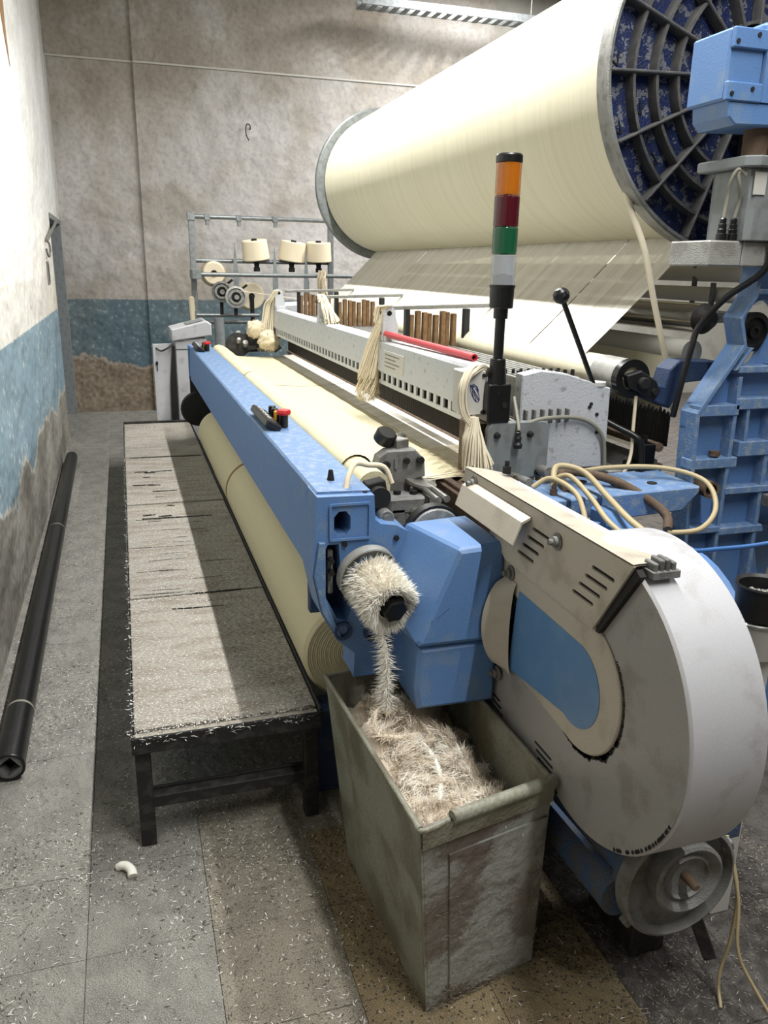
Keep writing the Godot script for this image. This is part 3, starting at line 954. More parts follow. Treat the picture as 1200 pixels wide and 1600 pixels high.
	var gp := obj("grey_plate", b, M.grey_paint, L, "dusty grey cover plate with black bolts")
	for q in [[1.09, 1.155], [1.205, 1.155], [1.24, 1.03]]:
		b = B.new()
		b.cyl(Vector3(q[0], q[1], -2.266), Vector3(q[0], q[1], -2.25), 0.011, 10, 0.009, 0.003)
		obj("bolt", b, M.dark, gp)
	b = B.new()
	b.cyl(Vector3(1.15, 1.02, -2.27), Vector3(1.15, 1.03, -2.14), 0.014, 10)
	obj("stub_shaft", b, M.cast, gp)
	b = B.new()
	b.cyl(Vector3(1.25, 1.035, -2.27), Vector3(1.25, 1.04, -2.2), 0.018, 10)
	obj("stub_shaft", b, M.cast, gp)
	b = B.new()
	b.span(Vector3(1.04, 0.9, -2.45), Vector3(1.09, 1.18, -2.33), 0.004)
	for k in 5: b.span(Vector3(1.042 + k * 0.03, 0.94, -2.33), Vector3(1.055 + k * 0.03, 1.16, -2.30), 0.001)
	obj("frame_guide", b, M.rust, L)
	for k in 7:
		b = B.new()
		b.span(Vector3(1.17 + k * 0.03, 1.18, -2.31), Vector3(1.177 + k * 0.03, 1.225, -2.29), 0.001)
		obj("guide_tooth", b, M.cast, wp)
	b = B.new()
	b.cyl(Vector3(1.455, 1.295, -2.32), Vector3(1.302, 1.572, -2.30), 0.0085, 10)
	var lv := obj("hand_lever", b, M.plastic_black, L, "black hand lever with a ball knob")
	b = B.new()
	b.lathe([Vector2(0, -0.027), Vector2(0.013, -0.023), Vector2(0.023, -0.013), Vector2(0.027, 0), Vector2(0.023, 0.013), Vector2(0.013, 0.023), Vector2(0, 0.027)], Vector3(1.299, 1.578, -2.30), Vector3(-0.5, 0.85, 0), 20)
	obj("ball_knob", b, M.plastic_black, lv)
	# --- blue girder joining the side frame
	b = B.new()
	b.prism(PackedVector2Array([Vector2(1.07, 1.0), Vector2(1.68, 1.015), Vector2(1.68, 0.995), Vector2(1.62, 0.94), Vector2(1.40, 0.93), Vector2(1.07, 0.97)]), -2.26, -2.02, Transform3D(), 0.004)
	var gd := obj("cross_girder", b, M.blue_dusty, L, "dusty pale blue cross girder with bolt holes")
	for q in [[1.44, -2.12], [1.56, -2.10], [1.35, -2.17]]:
		b = B.new()
		b.lathe([Vector2(0, 0), Vector2(0.016, 0), Vector2(0.016, 0.002)], Vector3(q[0], 1.013, q[1]), Vector3.UP, 14)
		obj("bolt_hole", b, M.dark, gd)
	for q in [[1.10, -2.06], [1.20, -2.08], [1.13, -2.2]]:
		b = B.new()
		b.cyl(Vector3(q[0], 0.995, q[1]), Vector3(q[0], 1.022, q[1]), 0.011, 6)
		b.cyl(Vector3(q[0], 1.02, q[1]), Vector3(q[0], 1.04, q[1]), 0.006, 6)
		obj("girder_bolt", b, M.rust, gd)
	side_frame(L)
	rear_housing(L)
	under_warp(L)

# convex hull of a few points, shrunk by r and swollen again (rounded edges)
func round_hull(b: B, pts: Array, r: float):
	var c := Vector3.ZERO
	for p in pts: c += p
	c /= pts.size()
	var cloud := PackedVector3Array()
	for p in pts:
		var q: Vector3 = p + (c - p).normalized() * r * 1.5
		for s in [Vector3(1, 0, 0), Vector3(0, 1, 0), Vector3(0, 0, 1), Vector3(1, 1, 1) * 0.577, Vector3(1, 1, -1) * 0.577, Vector3(1, -1, 1) * 0.577, Vector3(-1, 1, 1) * 0.577]:
			cloud.append(q + s * r)
			cloud.append(q - s * r)
	hull(b, cloud)

func hull(b: B, pts: PackedVector3Array):
	# gift of simplicity: brute-force facets merged by plane
	var n := pts.size()
	var c := Vector3.ZERO
	for p in pts: c += p
	c /= n
	var done := {}
	for i in n:
		for j in range(i + 1, n):
			for k in range(j + 1, n):
				var nn := (pts[j] - pts[i]).cross(pts[k] - pts[i])
				if nn.length() < 1e-9: continue
				nn = nn.normalized()
				if nn.dot(pts[i] - c) < 0: nn = -nn
				var d := nn.dot(pts[i])
				var ok := true
				for q in pts:
					if nn.dot(q) > d + 1e-5:
						ok = false
						break
				if not ok: continue
				var key := Vector3i((nn * 400).round())
				if done.has(key): continue
				done[key] = true
				var on := []
				var f := B.frame(nn)
				var m := Vector3.ZERO
				for q in pts:
					if absf(nn.dot(q) - d) < 2e-5:
						on.append(q)
						m += q
				m /= on.size()
				on.sort_custom(func(a, e): return atan2(f.y.dot(a - m), f.x.dot(a - m)) < atan2(f.y.dot(e - m), f.x.dot(e - m)))
				for t in range(1, on.size() - 1): b.tri(on[0], on[t + 1], on[t], -1)

func temple(L: Node3D, _s: float):
	var b := B.new()
	# cast head plate facing the near end
	b.prism(PackedVector2Array([Vector2(0.708, 1.005), Vector2(0.700, 1.06), Vector2(0.712, 1.10), Vector2(0.74, 1.118), Vector2(0.83, 1.118), Vector2(0.862, 1.085), Vector2(0.866, 1.03), Vector2(0.83, 1.02), Vector2(0.81, 0.98), Vector2(0.73, 0.96)]), -2.34, -2.29, Transform3D(), 0.005)
	var t := obj("temple", b, M.cast, L, "dusty grey cast temple head at the cloth edge")
	b = B.new()
	b.box(Vector3(0.785, 0.965, -2.29), Vector3(0.13, 0.05, 0.18), Basis(), 0.006)
	b.box(Vector3(0.75, 0.93, -2.24), Vector3(0.05, 0.06, 0.08), Basis(), 0.006)
	obj("clamp_block", b, M.cast, t)
	b = B.new()
	b.cyl(Vector3(0.745, 1.135, -2.35), Vector3(0.752, 1.168, -2.33), 0.035, 22, 0.033, 0.006)
	obj("thumb_knob", b, M.plastic_black, t)
	b = B.new()
	b.box(Vector3(0.79, 1.13, -2.34), Vector3(0.05, 0.03, 0.05), Basis(Vector3(0, 1, 0), 0.4))
	b.cyl(Vector3(0.80, 1.12, -2.38), Vector3(0.82, 1.15, -2.38), 0.014, 10)
	b.cyl(Vector3(0.77, 1.115, -2.42), Vector3(0.77, 1.16, -2.42), 0.02, 14)
	obj("latch", b, M.steel, t)
	b = B.new()
	for q in [[0.735, 1.075, 0.012], [0.845, 1.085, 0.012], [0.80, 1.085, 0.010]]:
		b.cyl(Vector3(q[0], q[1], -2.292), Vector3(q[0], q[1], -2.276), q[2], 8)
	for q in [[0.76, 0.988, -2.25], [0.81, 0.988, -2.24]]:
		b.cyl(Vector3(q[0], q[1], q[2]), Vector3(q[0], q[1] + 0.014, q[2]), 0.012, 6)
	obj("screw", b, M.dark, t)
	b = B.new()
	b.prism(rrect(0.762, 1.06, 0.772, 1.095, 0.004), -2.292, -2.284)
	obj("sight_slot", b, M.rod, t)
	b = B.new()
	b.lathe([Vector2(0, 0), Vector2(0.045, 0.0), Vector2(0.05, 0.006), Vector2(0.05, 0.014), Vector2(0, 0.014)], Vector3(0.845, 1.005, -2.28), Vector3(0.2, 1, 0.1), 22)
	obj("guide_disc", b, M.steel, t)

func far_temple(L: Node3D):
	var b := B.new()
	var r := RandomNumberGenerator.new()
	r.seed = 9
	b.lathe([Vector2(0, 0), Vector2(0.08, 0), Vector2(0.09, 0.02), Vector2(0.09, 0.06), Vector2(0, 0.07)], Vector3(0.80, 1.08, -6.22), Vector3(0.1, 0.1, 1), 24)
	b.lathe([Vector2(0, 0), Vector2(0.05, 0), Vector2(0.05, 0.05), Vector2(0, 0.05)], Vector3(0.93, 1.10, -6.2), Vector3(-0.5, 0.3, 1), 18)
	b.box(Vector3(0.95, 1.06, -6.24), Vector3(0.22, 0.06, 0.10), Basis(Vector3(0, 1, 0), 0.2))
	var t := obj("far_temple", b, M.bench_iron, L, "dark cluster of levers and discs at the far cloth edge")
	for k in 14:
		b = B.new()
		var p := Vector3(0.80 + r.randf() * 0.32, 1.05 + r.randf() * 0.10, -6.22 + r.randf() * 0.12)
		if k % 3 == 0: b.box(p, Vector3(0.03 + r.randf() * 0.05, 0.03, 0.03), Basis(Vector3(0, 0, 1), r.randf()))
		else: b.cyl(p, p + Vector3(r.randf() * 0.04 - 0.02, 0.03, 0.03), 0.014 + r.randf() * 0.014, 10, -1, 0.003)
		obj("linkage", b, [M.black, M.alu, M.dark][k % 3], t)
	b = B.new()
	b.tube(smooth([Vector3(0.86, 1.13, -6.2), Vector3(0.92, 1.2, -6.2), Vector3(1.02, 1.2, -6.2), Vector3(1.08, 1.12, -6.2)]), 0.02, 8)
	obj("handle", b, M.black, t)

func heald_blocks(L: Node3D, z: float):
	var b := B.new()
	b.span(Vector3(1.255, 1.28, z - 0.02), Vector3(1.275, 1.475, z + 0.02))
	var g := obj("heald_spacer", b, M.black, L)
	b = B.new()
	b.span(Vector3(1.53, 1.28, z + 0.03), Vector3(1.56, 1.475, z + 0.06))
	obj("spacer_post", b, M.black, g)
	b = B.new()
	b.bar(Vector3(1.16, 1.475, z + 0.01), Vector3(1.68, 1.49, z + 0.05), 0.024, 0.018)
	obj("cross_bar", b, M.steel, g)
	for k in 8:
		b = B.new()
		var x := 1.277 + k * 0.030
		b.span(Vector3(x, 1.30, z - 0.025 + (k % 3) * 0.012), Vector3(x + 0.021, 1.445 + (k * 7 % 4) * 0.006, z + 0.012 + (k % 3) * 0.012), 0.003)
		obj("wooden_block", b, M.wood, g)

func side_frame(L: Node3D):
	var zf := -2.10
	var outline := PackedVector2Array([Vector2(1.862, 1.70), Vector2(1.855, 1.585), Vector2(1.812, 1.52), Vector2(1.84, 1.44), Vector2(1.697, 1.228), Vector2(1.703, 1.073), Vector2(1.72, 0.62), Vector2(1.74, 0.0), Vector2(2.75, 0.0), Vector2(2.75, 1.70)])
	var oval := PackedVector2Array(arc(Vector2(1.935, 1.515), 0.06, 0, 180, 8) + arc(Vector2(1.905, 1.415), 0.045, 180, 360, 8))
	var b := B.new()
	b.holed(outline, [oval], zf - 0.08, zf - 0.05)
	var f := obj("side_frame", b, M.blue, L, "big blue cast side frame with ribbed pockets")
	# rim: the outline as a proud lip
	var lip := [Vector2(1.862, 1.70), Vector2(1.855, 1.585), Vector2(1.812, 1.52), Vector2(1.84, 1.44), Vector2(1.697, 1.228), Vector2(1.703, 1.073), Vector2(1.72, 0.62), Vector2(1.74, 0.0)]
	b = B.new()
	var poly := PackedVector2Array(lip)
	for i in range(lip.size() - 1, -1, -1):
		poly.append(lip[i] + Vector2(0.014, -0.006 if i in [3, 4] else 0.0))
	b.prism(poly, zf - 0.08, zf, Transform3D(), 0.002)
	obj("rim", b, M.blue_dusty, f)
	# ribs in the front face
	var ribs := [
		[1.705, 1.225, 1.86, 1.245, 0.016], [1.70, 1.07, 1.88, 1.055, 0.02], [1.853, 1.34, 1.845, 0.62, 0.014], [1.84, 1.36, 1.97, 1.365, 0.018],
		[1.845, 1.245, 2.2, 1.262, 0.02], [1.90, 1.25, 1.905, 1.09, 0.012], [1.88, 1.09, 2.2, 1.12, 0.02], [1.88, 1.43, 1.83, 1.36, 0.012],
		[1.97, 1.37, 2.2, 1.36, 0.02], [1.72, 0.83, 1.85, 0.84, 0.012], [1.85, 0.96, 2.2, 0.97, 0.014], [1.85, 0.82, 2.2, 0.83, 0.016], [1.86, 1.60, 2.1, 1.60, 0.016], [2.0, 1.25, 2.0, 0.6, 0.016]]
	for q in ribs:
		b = B.new()
		b.bar(Vector3(q[0], q[1], zf - 0.028), Vector3(q[2], q[3], zf - 0.028), q[4], 0.05 if absf(q[2] - q[0]) > absf(q[3] - q[1]) else 0.05, 0.003)
		if absf(q[2] - q[0]) > absf(q[3] - q[1]):
			b = B.new()
			b.span(Vector3(q[0], minf(q[1], q[3]) - q[4] / 2, zf - 0.055), Vector3(q[2], maxf(q[1], q[3]) + q[4] / 2, zf - 0.002), 0.003)
		else:
			b = B.new()
			b.prism(PackedVector2Array([Vector2(q[0] - q[4] / 2, q[1]), Vector2(q[0] + q[4] / 2, q[1]), Vector2(q[2] + q[4] / 2, q[3]), Vector2(q[2] - q[4] / 2, q[3])]), zf - 0.055, zf - 0.006, Transform3D(), 0.002)
		obj("rib", b, M.blue_dusty, f)
	# pulley showing in the oval opening
	b = B.new()
	b.lathe([Vector2(0, 0), Vector2(0.06, 0), Vector2(0.062, 0.03), Vector2(0.045, 0.034), Vector2(0.04, 0.022), Vector2(0.022, 0.022), Vector2(0.02, 0.034), Vector2(0.012, 0.034), Vector2(0.01, 0.026), Vector2(0, 0.026)], Vector3(1.925, 1.475, zf - 0.09), Vector3(0, 0, 1), 28)
	obj("pulley", b, M.black, f)
	b = B.new()
	b.lathe([Vector2(0, 0), Vector2(0.028, 0), Vector2(0.028, 0.10), Vector2(0.02, 0.10), Vector2(0.018, 0.02), Vector2(0, 0.02)], Vector3(1.76, 0.99, zf - 0.05), Vector3(-0.1, 0, 1), 18)
	b.cyl(Vector3(1.80, 1.085, zf - 0.02), Vector3(1.80, 1.10, zf - 0.02), 0.018, 6)
	obj("bearing_stub", b, M.rust, f)
	# damper rod low on the frame
	b = B.new()
	b.cyl(Vector3(2.03, 0.92, -1.98), Vector3(1.98, 0.80, -1.98), 0.018, 12)
	b.cyl(Vector3(1.98, 0.80, -1.98), Vector3(1.95, 0.68, -1.98), 0.009, 10)
	b.cyl(Vector3(1.95, 0.68, -1.98), Vector3(1.94, 0.64, -1.98), 0.022, 12)
	b.span(Vector3(2.0, 0.91, -2.1), Vector3(2.2, 0.95, -1.92))
	obj("damper_rod", b, M.cast, f)

func rear_housing(L: Node3D):
	var b := B.new()
	# long blue casting behind the drive guard, rounded at the near end
	var prof := PackedVector2Array()
	# profile in (z, y)
	for p in [Vector2(-2.02, 0.30), Vector2(-2.02, 0.95), Vector2(-1.86, 0.952), Vector2(-1.70, 0.935), Vector2(-1.58, 0.88)]: prof.append(p)
	prof.append_array(PackedVector2Array(arc(Vector2(-1.66, 0.66), 0.22, 50, -60, 10)))
	prof.append(Vector2(-1.60, 0.30))
	var T := Transform3D(Basis(Vector3(0, 0, 1), Vector3(0, 1, 0), Vector3(1, 0, 0)), Vector3.ZERO)
	b.prism(prof, 1.10, 1.24, T, 0.006)
	var r := obj("rear_housing", b, M.blue_dusty, L, "dusty blue rounded housing behind the white guard")
	b = B.new()
	var p2 := PackedVector2Array()
	for p in [Vector2(-2.0, 0.2), Vector2(-2.0, 0.90), Vector2(-1.8, 0.90)]: p2.append(p)
	p2.append_array(PackedVector2Array(arc(Vector2(-1.80, 0.62), 0.28, 80, -50, 12)))
	p2.append(Vector2(-1.7, 0.2))
	b.prism(p2, 1.24, 1.52, T, 0.012)
	obj("lower_casting", b, M.blue, r)
	b = B.new()
	b.prism(PackedVector2Array([Vector2(-2.0, 0.93), Vector2(-2.0, 0.985), Vector2(-1.92, 0.99), Vector2(-1.72, 0.935), Vector2(-1.70, 0.90)]), 1.28, 1.34, T, 0.006)
	obj("web_plate", b, M.blue, r)
	b = B.new()
	b.prism(PackedVector2Array([Vector2(-1.98, 0.95), Vector2(-1.98, 0.975), Vector2(-1.80, 0.955), Vector2(-1.78, 0.94)]), 1.13, 1.22, T, 0.004)
	obj("cover_plate", b, M.blue_dusty, r)
	b = B.new()
	b.prism(PackedVector2Array([Vector2(-1.62, 0.88), Vector2(-1.55, 0.90), Vector2(-1.50, 0.87), Vector2(-1.52, 0.83)]), 1.22, 1.30, T, 0.006)
	obj("lug", b, M.blue, r)
	# grey rounded sheet hood just behind the white guard
	b = B.new()
	var p3 := PackedVector2Array()
	p3.append_array(PackedVector2Array(arc(Vector2(-1.42, 0.76), 0.265, 95, -30, 14)))
	p3.append(Vector2(-1.42, 0.5))
	p3.append(Vector2(-1.85, 0.5))
	p3.append(Vector2(-1.85, 1.02))
	b.prism(p3, 1.065, 1.12, T, 0.006)
	obj("grey_hood", b, M.alu, r)
	# oil cup at the frame edge
	b = B.new()
	b.lathe([Vector2(0, 0.02), Vector2(0.058, 0.02), Vector2(0.062, 0.09), Vector2(0.066, 0.10), Vector2(0.064, 0.105), Vector2(0.057, 0.098), Vector2(0.055, 0.07), Vector2(0, 0.068)], Vector3(1.42, 0.84, -1.44), Vector3.UP, 28)
	var cup := solo("oil_cup", b, M.black, Vector3(1.42, 0.86, -1.44), "round black metal cup on a pale stand at the right edge", "cup")
	b = B.new()
	b.lathe([Vector2(0, 0), Vector2(0.05, 0), Vector2(0.066, 0.09), Vector2(0.0, 0.09)], Vector3(1.42, 0.76, -1.44), Vector3.UP, 24)
	b.span(Vector3(1.39, 0.0, -1.47), Vector3(1.45, 0.77, -1.41))
	obj("stand", b, M.paper, cup)
	b = B.new()
	b.lathe([Vector2(0.064, 0.0), Vector2(0.068, 0.004), Vector2(0.068, 0.010), Vector2(0.064, 0.012)], Vector3(1.42, 0.845, -1.44), Vector3.UP, 28)
	obj("rim_band", b, M.rod, cup)
	b = B.new()
	var rr := RandomNumberGenerator.new(); rr.seed = 3
	for k in 16:
		var a := rr.randf() * TAU
		var p := Vector3(1.42, 0.915, -1.44) + Vector3(cos(a), 0, sin(a)) * 0.035 * rr.randf()
		b.box(p, Vector3(0.02, 0.012, 0.012), Basis(Vector3(rr.randf(), rr.randf(), rr.randf()).normalized(), rr.randf() * 3))
	obj("scrap", b, M.steel, cup)

func under_warp(L: Node3D):
	var b := B.new()
	# roller the upper warp sheet runs over
	b.lathe([Vector2(0.0, 0), Vector2(0.060, 0), Vector2(0.060, 4.20), Vector2(0, 4.20)], Vector3(1.585, 1.315, -2.31), Vector3(0, 0, -1), 28, Vector2(1, 1))
	var w := obj("whip_roller", b, M.yarn, L, "cream yarn covered back rest roller", true)
	b = B.new()
	b.lathe([Vector2(0.055, 0), Vector2(0.064, 0), Vector2(0.064, 0.03), Vector2(0.04, 0.03), Vector2(0.036, 0.012), Vector2(0.0, 0.012)], Vector3(1.585, 1.315, -2.325), Vector3(0, 0, 1), 28)
	obj("end_cap", b, M.plastic_black, w)
	b = B.new()
	b.lathe([Vector2(0.0605, 0), Vector2(0.062, 0.01), Vector2(0.062, 0.13), Vector2(0.0605, 0.14)], Vector3(1.585, 1.315, -2.47), Vector3(0, 0, 1), 28)
	obj("steel_sleeve", b, M.alu, w)
	b = B.new()
	b.prism(PackedVector2Array([Vector2(1.545, 1.33), Vector2(1.56, 1.29), Vector2(1.66, 1.245), Vector2(1.68, 1.275), Vector2(1.66, 1.31), Vector2(1.60, 1.345)]), -2.30, -2.27, Transform3D(), 0.004)
	var arm := obj("roller_arm", b, M.black, L)
	b = B.new()
	b.prism(PackedVector2Array([Vector2(1.65, 1.30), Vector2(1.64, 1.25), Vector2(1.73, 1.215), Vector2(1.78, 1.30), Vector2(1.90, 1.31), Vector2(1.90, 1.37), Vector2(1.75, 1.375), Vector2(1.715, 1.345), Vector2(1.70, 1.29)]), -2.36, -2.28, Transform3D(), 0.004)
	obj("arm_bracket", b, M.navy, arm)
	b = B.new()
	b.cyl(Vector3(1.605, 1.305, -2.275), Vector3(1.605, 1.305, -2.25), 0.02, 12, 0.02, 0.003)
	obj("arm_bolt", b, M.dark, arm)
	b = B.new()
	b.cyl(Vector3(1.655, 1.275, -2.275), Vector3(1.655, 1.275, -2.262), 0.012, 6)
	obj("arm_bolt", b, M.dark, arm)
	# rollers behind
	b = B.new()
	b.cyl(Vector3(1.93, 1.50, -6.4), Vector3(1.93, 1.50, -2.42), 0.052, 28)
	var ch := obj("chrome_roller", b, M.chrome, L, "shiny steel guide roller")
	b = B.new()
	b.cyl(Vector3(1.93, 1.50, -2.42), Vector3(1.93, 1.50, -2.38), 0.053, 24, 0.03)
	obj("end_cap", b, M.bench_iron, ch)
	b = B.new()
	b.cyl(Vector3(1.90, 1.385, -6.4), Vector3(1.90, 1.385, -2.42), 0.042, 24)
	obj("pale_roller", b, M.paper, L)
	b = B.new()
	b.cyl(Vector3(2.20, 1.655, -6.4), Vector3(2.20, 1.655, -2.42), 0.034, 20)
	b.cyl(Vector3(2.15, 1.575, -6.4), Vector3(2.15, 1.575, -2.42), 0.028, 20)
	obj("upper_guide_rollers", b, M.paper, L)
	b = B.new()
	b.span(Vector3(2.17, 1.52, -2.82), Vector3(2.185, 1.69, -2.80))
	obj("roller_hanger", b, M.cast, L)
	b = B.new()
	b.span(Vector3(2.10, 1.52, -2.62), Vector3(2.115, 1.62, -2.60))
	b.span(Vector3(2.05, 1.48, -2.60), Vector3(2.12, 1.52, -2.50))
	obj("roller_hanger", b, M.cast, L)
	# dropper row: thin dark plates hanging in a saw-tooth line
	b = B.new()
	for k in 90:
		var z := -2.30 - k * 0.022
		b.prism(PackedVector2Array([Vector2(z, 1.08), Vector2(z - 0.020, 1.08), Vector2(z - 0.020, 1.185), Vector2(z - 0.010, 1.20 + (k % 3) * 0.004), Vector2(z, 1.185)]), 1.745, 1.752, Transform3D(Basis(Vector3(0, 0, 1), Vector3(0, 1, 0), Vector3(1, 0, 0)), Vector3.ZERO))
	var dr := obj("warp_stop_droppers", b, M.black, L, "saw-toothed row of black warp stop droppers")
	dr.set_meta("kind", "stuff")
	b = B.new()
	b.cyl(Vector3(1.70, 1.085, -6.2), Vector3(1.70, 1.085, -2.27), 0.016, 12)
	obj("lower_guide_bar", b, M.rust, L)
	b = B.new()
	b.prism(PackedVector2Array([Vector2(1.57, 0.92), Vector2(1.60, 0.92), Vector2(1.72, 1.02), Vector2(1.72, 1.035)]), -6.2, -2.3)
	obj("warp_tray", b, M.cast, L)
	b = B.new()
	b.tube(smooth([Vector3(1.525, 1.17, -2.33), Vector3(1.56, 1.15, -2.30), Vector3(1.60, 1.125, -2.26), Vector3(1.615, 1.09, -2.25), Vector3(1.615, 1.0, -2.24)]), 0.011, 8)
	obj("black_rail", b, M.plastic_black, L)
	b = B.new()
	b.span(Vector3(1.62, 1.02, -2.32), Vector3(1.68, 1.10, -2.26))
	b.span(Vector3(1.60, 1.01, -2.33), Vector3(1.70, 1.035, -2.24))
	b.cyl(Vector3(1.65, 1.10, -2.29), Vector3(1.65, 1.125, -2.29), 0.012, 8)
	obj("sensor_block", b, M.plastic_black, L)
	b = B.new()
	b.span(Vector3(1.53, 1.03, -3.2), Vector3(1.545, 1.14, -2.40))
	b.span(Vector3(1.53, 0.99, -3.2), Vector3(1.60, 1.005, -2.3))
	obj("lower_frame_bars", b, M.alu, L)

# ------------------------------------------------------------------ drive guard
func stadium(cz: float, cy: float, r: float, zl: float, ytop: float, ylow: float, n := 28) -> PackedVector2Array:
	# profile in (z, y): rounded near end, straight sides towards the far end
	var o := PackedVector2Array()
	o.append(Vector2(zl + 0.12 * (ytop - cy) / 0.34, ytop))
	o.append_array(PackedVector2Array(arc(Vector2(cz, cy), r, 90, -103, n)))
	o.append(Vector2(zl - 0.02, ylow))
	return o

func build_guard():
	var T := Transform3D(Basis(Vector3(0, 0, 1), Vector3(0, 1, 0), Vector3(1, 0, 0)), Vector3.ZERO)
	var t := thing("drive_guard", "large pale grey rounded belt guard with a blue inset panel", "machine guard", Vector3(0.97, 0.45, -1.4))
	var C := Vector2(-1.335, 0.795)
	var b := B.new()
	var prof := stadium(C.x, C.y, 0.331, -1.95, 1.126, 0.455, 48)
	b.prism(prof, 0.894, 0.955, T, 0.003, true)
	var nose := PackedVector2Array(arc(C, 0.335, 108, -108, 52))
	b.prism(nose, 0.893, 1.06, T, 0.004, true)
	obj("rim_shell", b, M.white, t, "white curved rim of the guard")
	b = B.new()
	var pf := stadium(C.x, C.y, 0.331, -1.946, 1.124, 0.456, 48)
	b.prism(pf, 0.8905, 0.895, T)
	obj("face_plate", b, M.guard_grey, t)
	# raised inner cover with the blue inset
	b = B.new()
	var inn := stadium(-1.36, 0.80, 0.155, -1.90, 0.955, 0.665, 28)
	inn[0] = Vector2(-1.755, 0.955)
	inn[inn.size() - 1] = Vector2(-1.90, 0.70)
	b.prism(inn, 0.884, 0.892, T, 0.003)
	var ic := obj("inner_cover", b, M.hood, t)
	b = B.new()
	var ins := PackedVector2Array([Vector2(-1.655, 0.895)])
	ins.append_array(PackedVector2Array(arc(Vector2(-1.375, 0.79), 0.098, 82, -110, 20)))
	ins.append(Vector2(-1.735, 0.665))
	b.prism(ins, 0.8825, 0.8842, T)
	obj("blue_inset", b, M.panel_blue, ic, "blue inset panel")
	# chipped paint along the seam round the inner cover
	b = B.new()
	var r := RandomNumberGenerator.new(); r.seed = 12
	for k in 90:
		var a := lerpf(42, -128, k / 89.0)
		var p := Vector2(-1.36, 0.80) + Vector2(cos(deg_to_rad(a)), sin(deg_to_rad(a))) * 0.159
		var w := 0.0026 + 0.009 * maxf(0, sin(deg_to_rad(-a * 1.4))) * r.randf()
		var q := PackedVector2Array()
		for i in 6:
			var e := TAU * i / 6
			q.append(p + Vector2(cos(e), sin(e)) * w * (0.6 + r.randf() * 0.8))
		b.prism(q, 0.8890, 0.8902, T)
	for k in 40:
		var a := lerpf(-22, -62, k / 39.0)
		if r.randf() < 0.45: continue
		var p := C + Vector2(cos(deg_to_rad(a)), sin(deg_to_rad(a))) * 0.330
		b.prism(PackedVector2Array([p, p + Vector2(0.003, 0.006), p + Vector2(-0.004, 0.008), p + Vector2(-0.005, 0.001)]), 0.8890, 0.8902, T)
	obj("chipped_edge", b, M.chip, t)
	# hood with slots over the straight part
	b = B.new()
	var slots := []
	for g in 2:
		for k in 4:
			var z0 := (-1.656 if g == 0 else -1.397) + k * 0.0215
			var z1 := z0 + 0.076
			var y0 := 1.0 + k * 0.0257
			slots.append(PackedVector2Array([Vector2(z0, y0 - 0.004), Vector2(z1, y0 - 0.005), Vector2(z1 + 0.004, y0), Vector2(z1, y0 + 0.004), Vector2(z0, y0 + 0.005), Vector2(z0 - 0.004, y0)]))
	b.holed(PackedVector2Array([Vector2(-1.725, 0.955), Vector2(-1.313, 0.948), Vector2(-1.198, 1.126), Vector2(-2.0, 1.126), Vector2(-2.0, 1.06), Vector2(-1.80, 1.0)]), slots, 0.872, 0.8775, T)
	var hd := obj("hood", b, M.hood, t, "beige sheet metal hood with slots")
	b = B.new()
	b.surf(1, 6, func(u: float, v: float): return Vector3(0.872 + 0.085 * v, 1.130 - 0.008 * v * v, lerpf(-2.0 + 0.06 * v, -1.200 - 0.01 * v, u)), Vector2.ONE, 1)
	b.surf(1, 6, func(u: float, v: float): return Vector3(0.872 + 0.085 * v, 1.126 - 0.008 * v * v, lerpf(-2.0 + 0.06 * v, -1.200 - 0.01 * v, u)), Vector2.ONE, 1)
	obj("hood_top", b, M.hood, hd)
	b = B.new()
	b.prism(PackedVector2Array([Vector2(-1.70, 0.965), Vector2(-1.325, 0.96), Vector2(-1.225, 1.12), Vector2(-1.72, 1.12)]), 0.879, 0.881, T)
	obj("slot_backing", b, M.dark, hd)
	b = B.new()
	b.prism(PackedVector2Array([Vector2(-1.311, 0.945), Vector2(-1.299, 0.945), Vector2(-1.184, 1.110), Vector2(-1.198, 1.120)]), 0.878, 0.892, T)
	obj("seam_gap", b, M.chip, t)
	# folded lip at the far end of the hood
	b = B.new()
	b.prism(PackedVector2Array([Vector2(0.872, 1.104), Vector2(0.846, 1.092), Vector2(0.826, 1.038), Vector2(0.829, 1.037), Vector2(0.849, 1.087), Vector2(0.872, 1.098)]), -1.95, -1.60)
	b.prism(PackedVector2Array([Vector2(0.872, 1.104), Vector2(0.846, 1.092), Vector2(0.828, 1.04), Vector2(0.872, 1.04)]), -1.954, -1.95)
	obj("lip", b, M.hood, hd)
	# bolts
	for q in [[-1.475, 1.085], [-1.93, 1.10], [-1.705, 0.925], [-1.745, 0.625]]:
		b = B.new()
		b.lathe([Vector2(0, 0), Vector2(0.019, 0), Vector2(0.020, 0.004), Vector2(0.012, 0.005), Vector2(0.012, 0.013), Vector2(0.007, 0.015), Vector2(0.007, 0.024), Vector2(0, 0.024)], Vector3(0.884 if q[0] > -1.8 and q[1] < 1.0 else 0.872, q[1], q[0]), Vector3(-1, 0, 0), 14)
		obj("bolt", b, M.cast, t)
	b = B.new()
	b.cyl(Vector3(0.95, 1.13, -1.90), Vector3(0.95, 1.15, -1.90), 0.012, 8)
	b.cyl(Vector3(0.95, 1.15, -1.90), Vector3(0.95, 1.165, -1.90), 0.007, 8)
	obj("top_screw", b, M.dark, t)
	# latch strap on top by the seam
	b = B.new()
	for k in 4: b.span(Vector3(0.905 + k * 0.013, 1.118, -1.215), Vector3(0.914 + k * 0.013, 1.144 - absf(k - 1.5) * 0.006, -1.180), 0.002)
	b.span(Vector3(0.90, 1.105, -1.215), Vector3(0.96, 1.120, -1.175), 0.001)
	obj("latch_strap", b, M.cast, t)
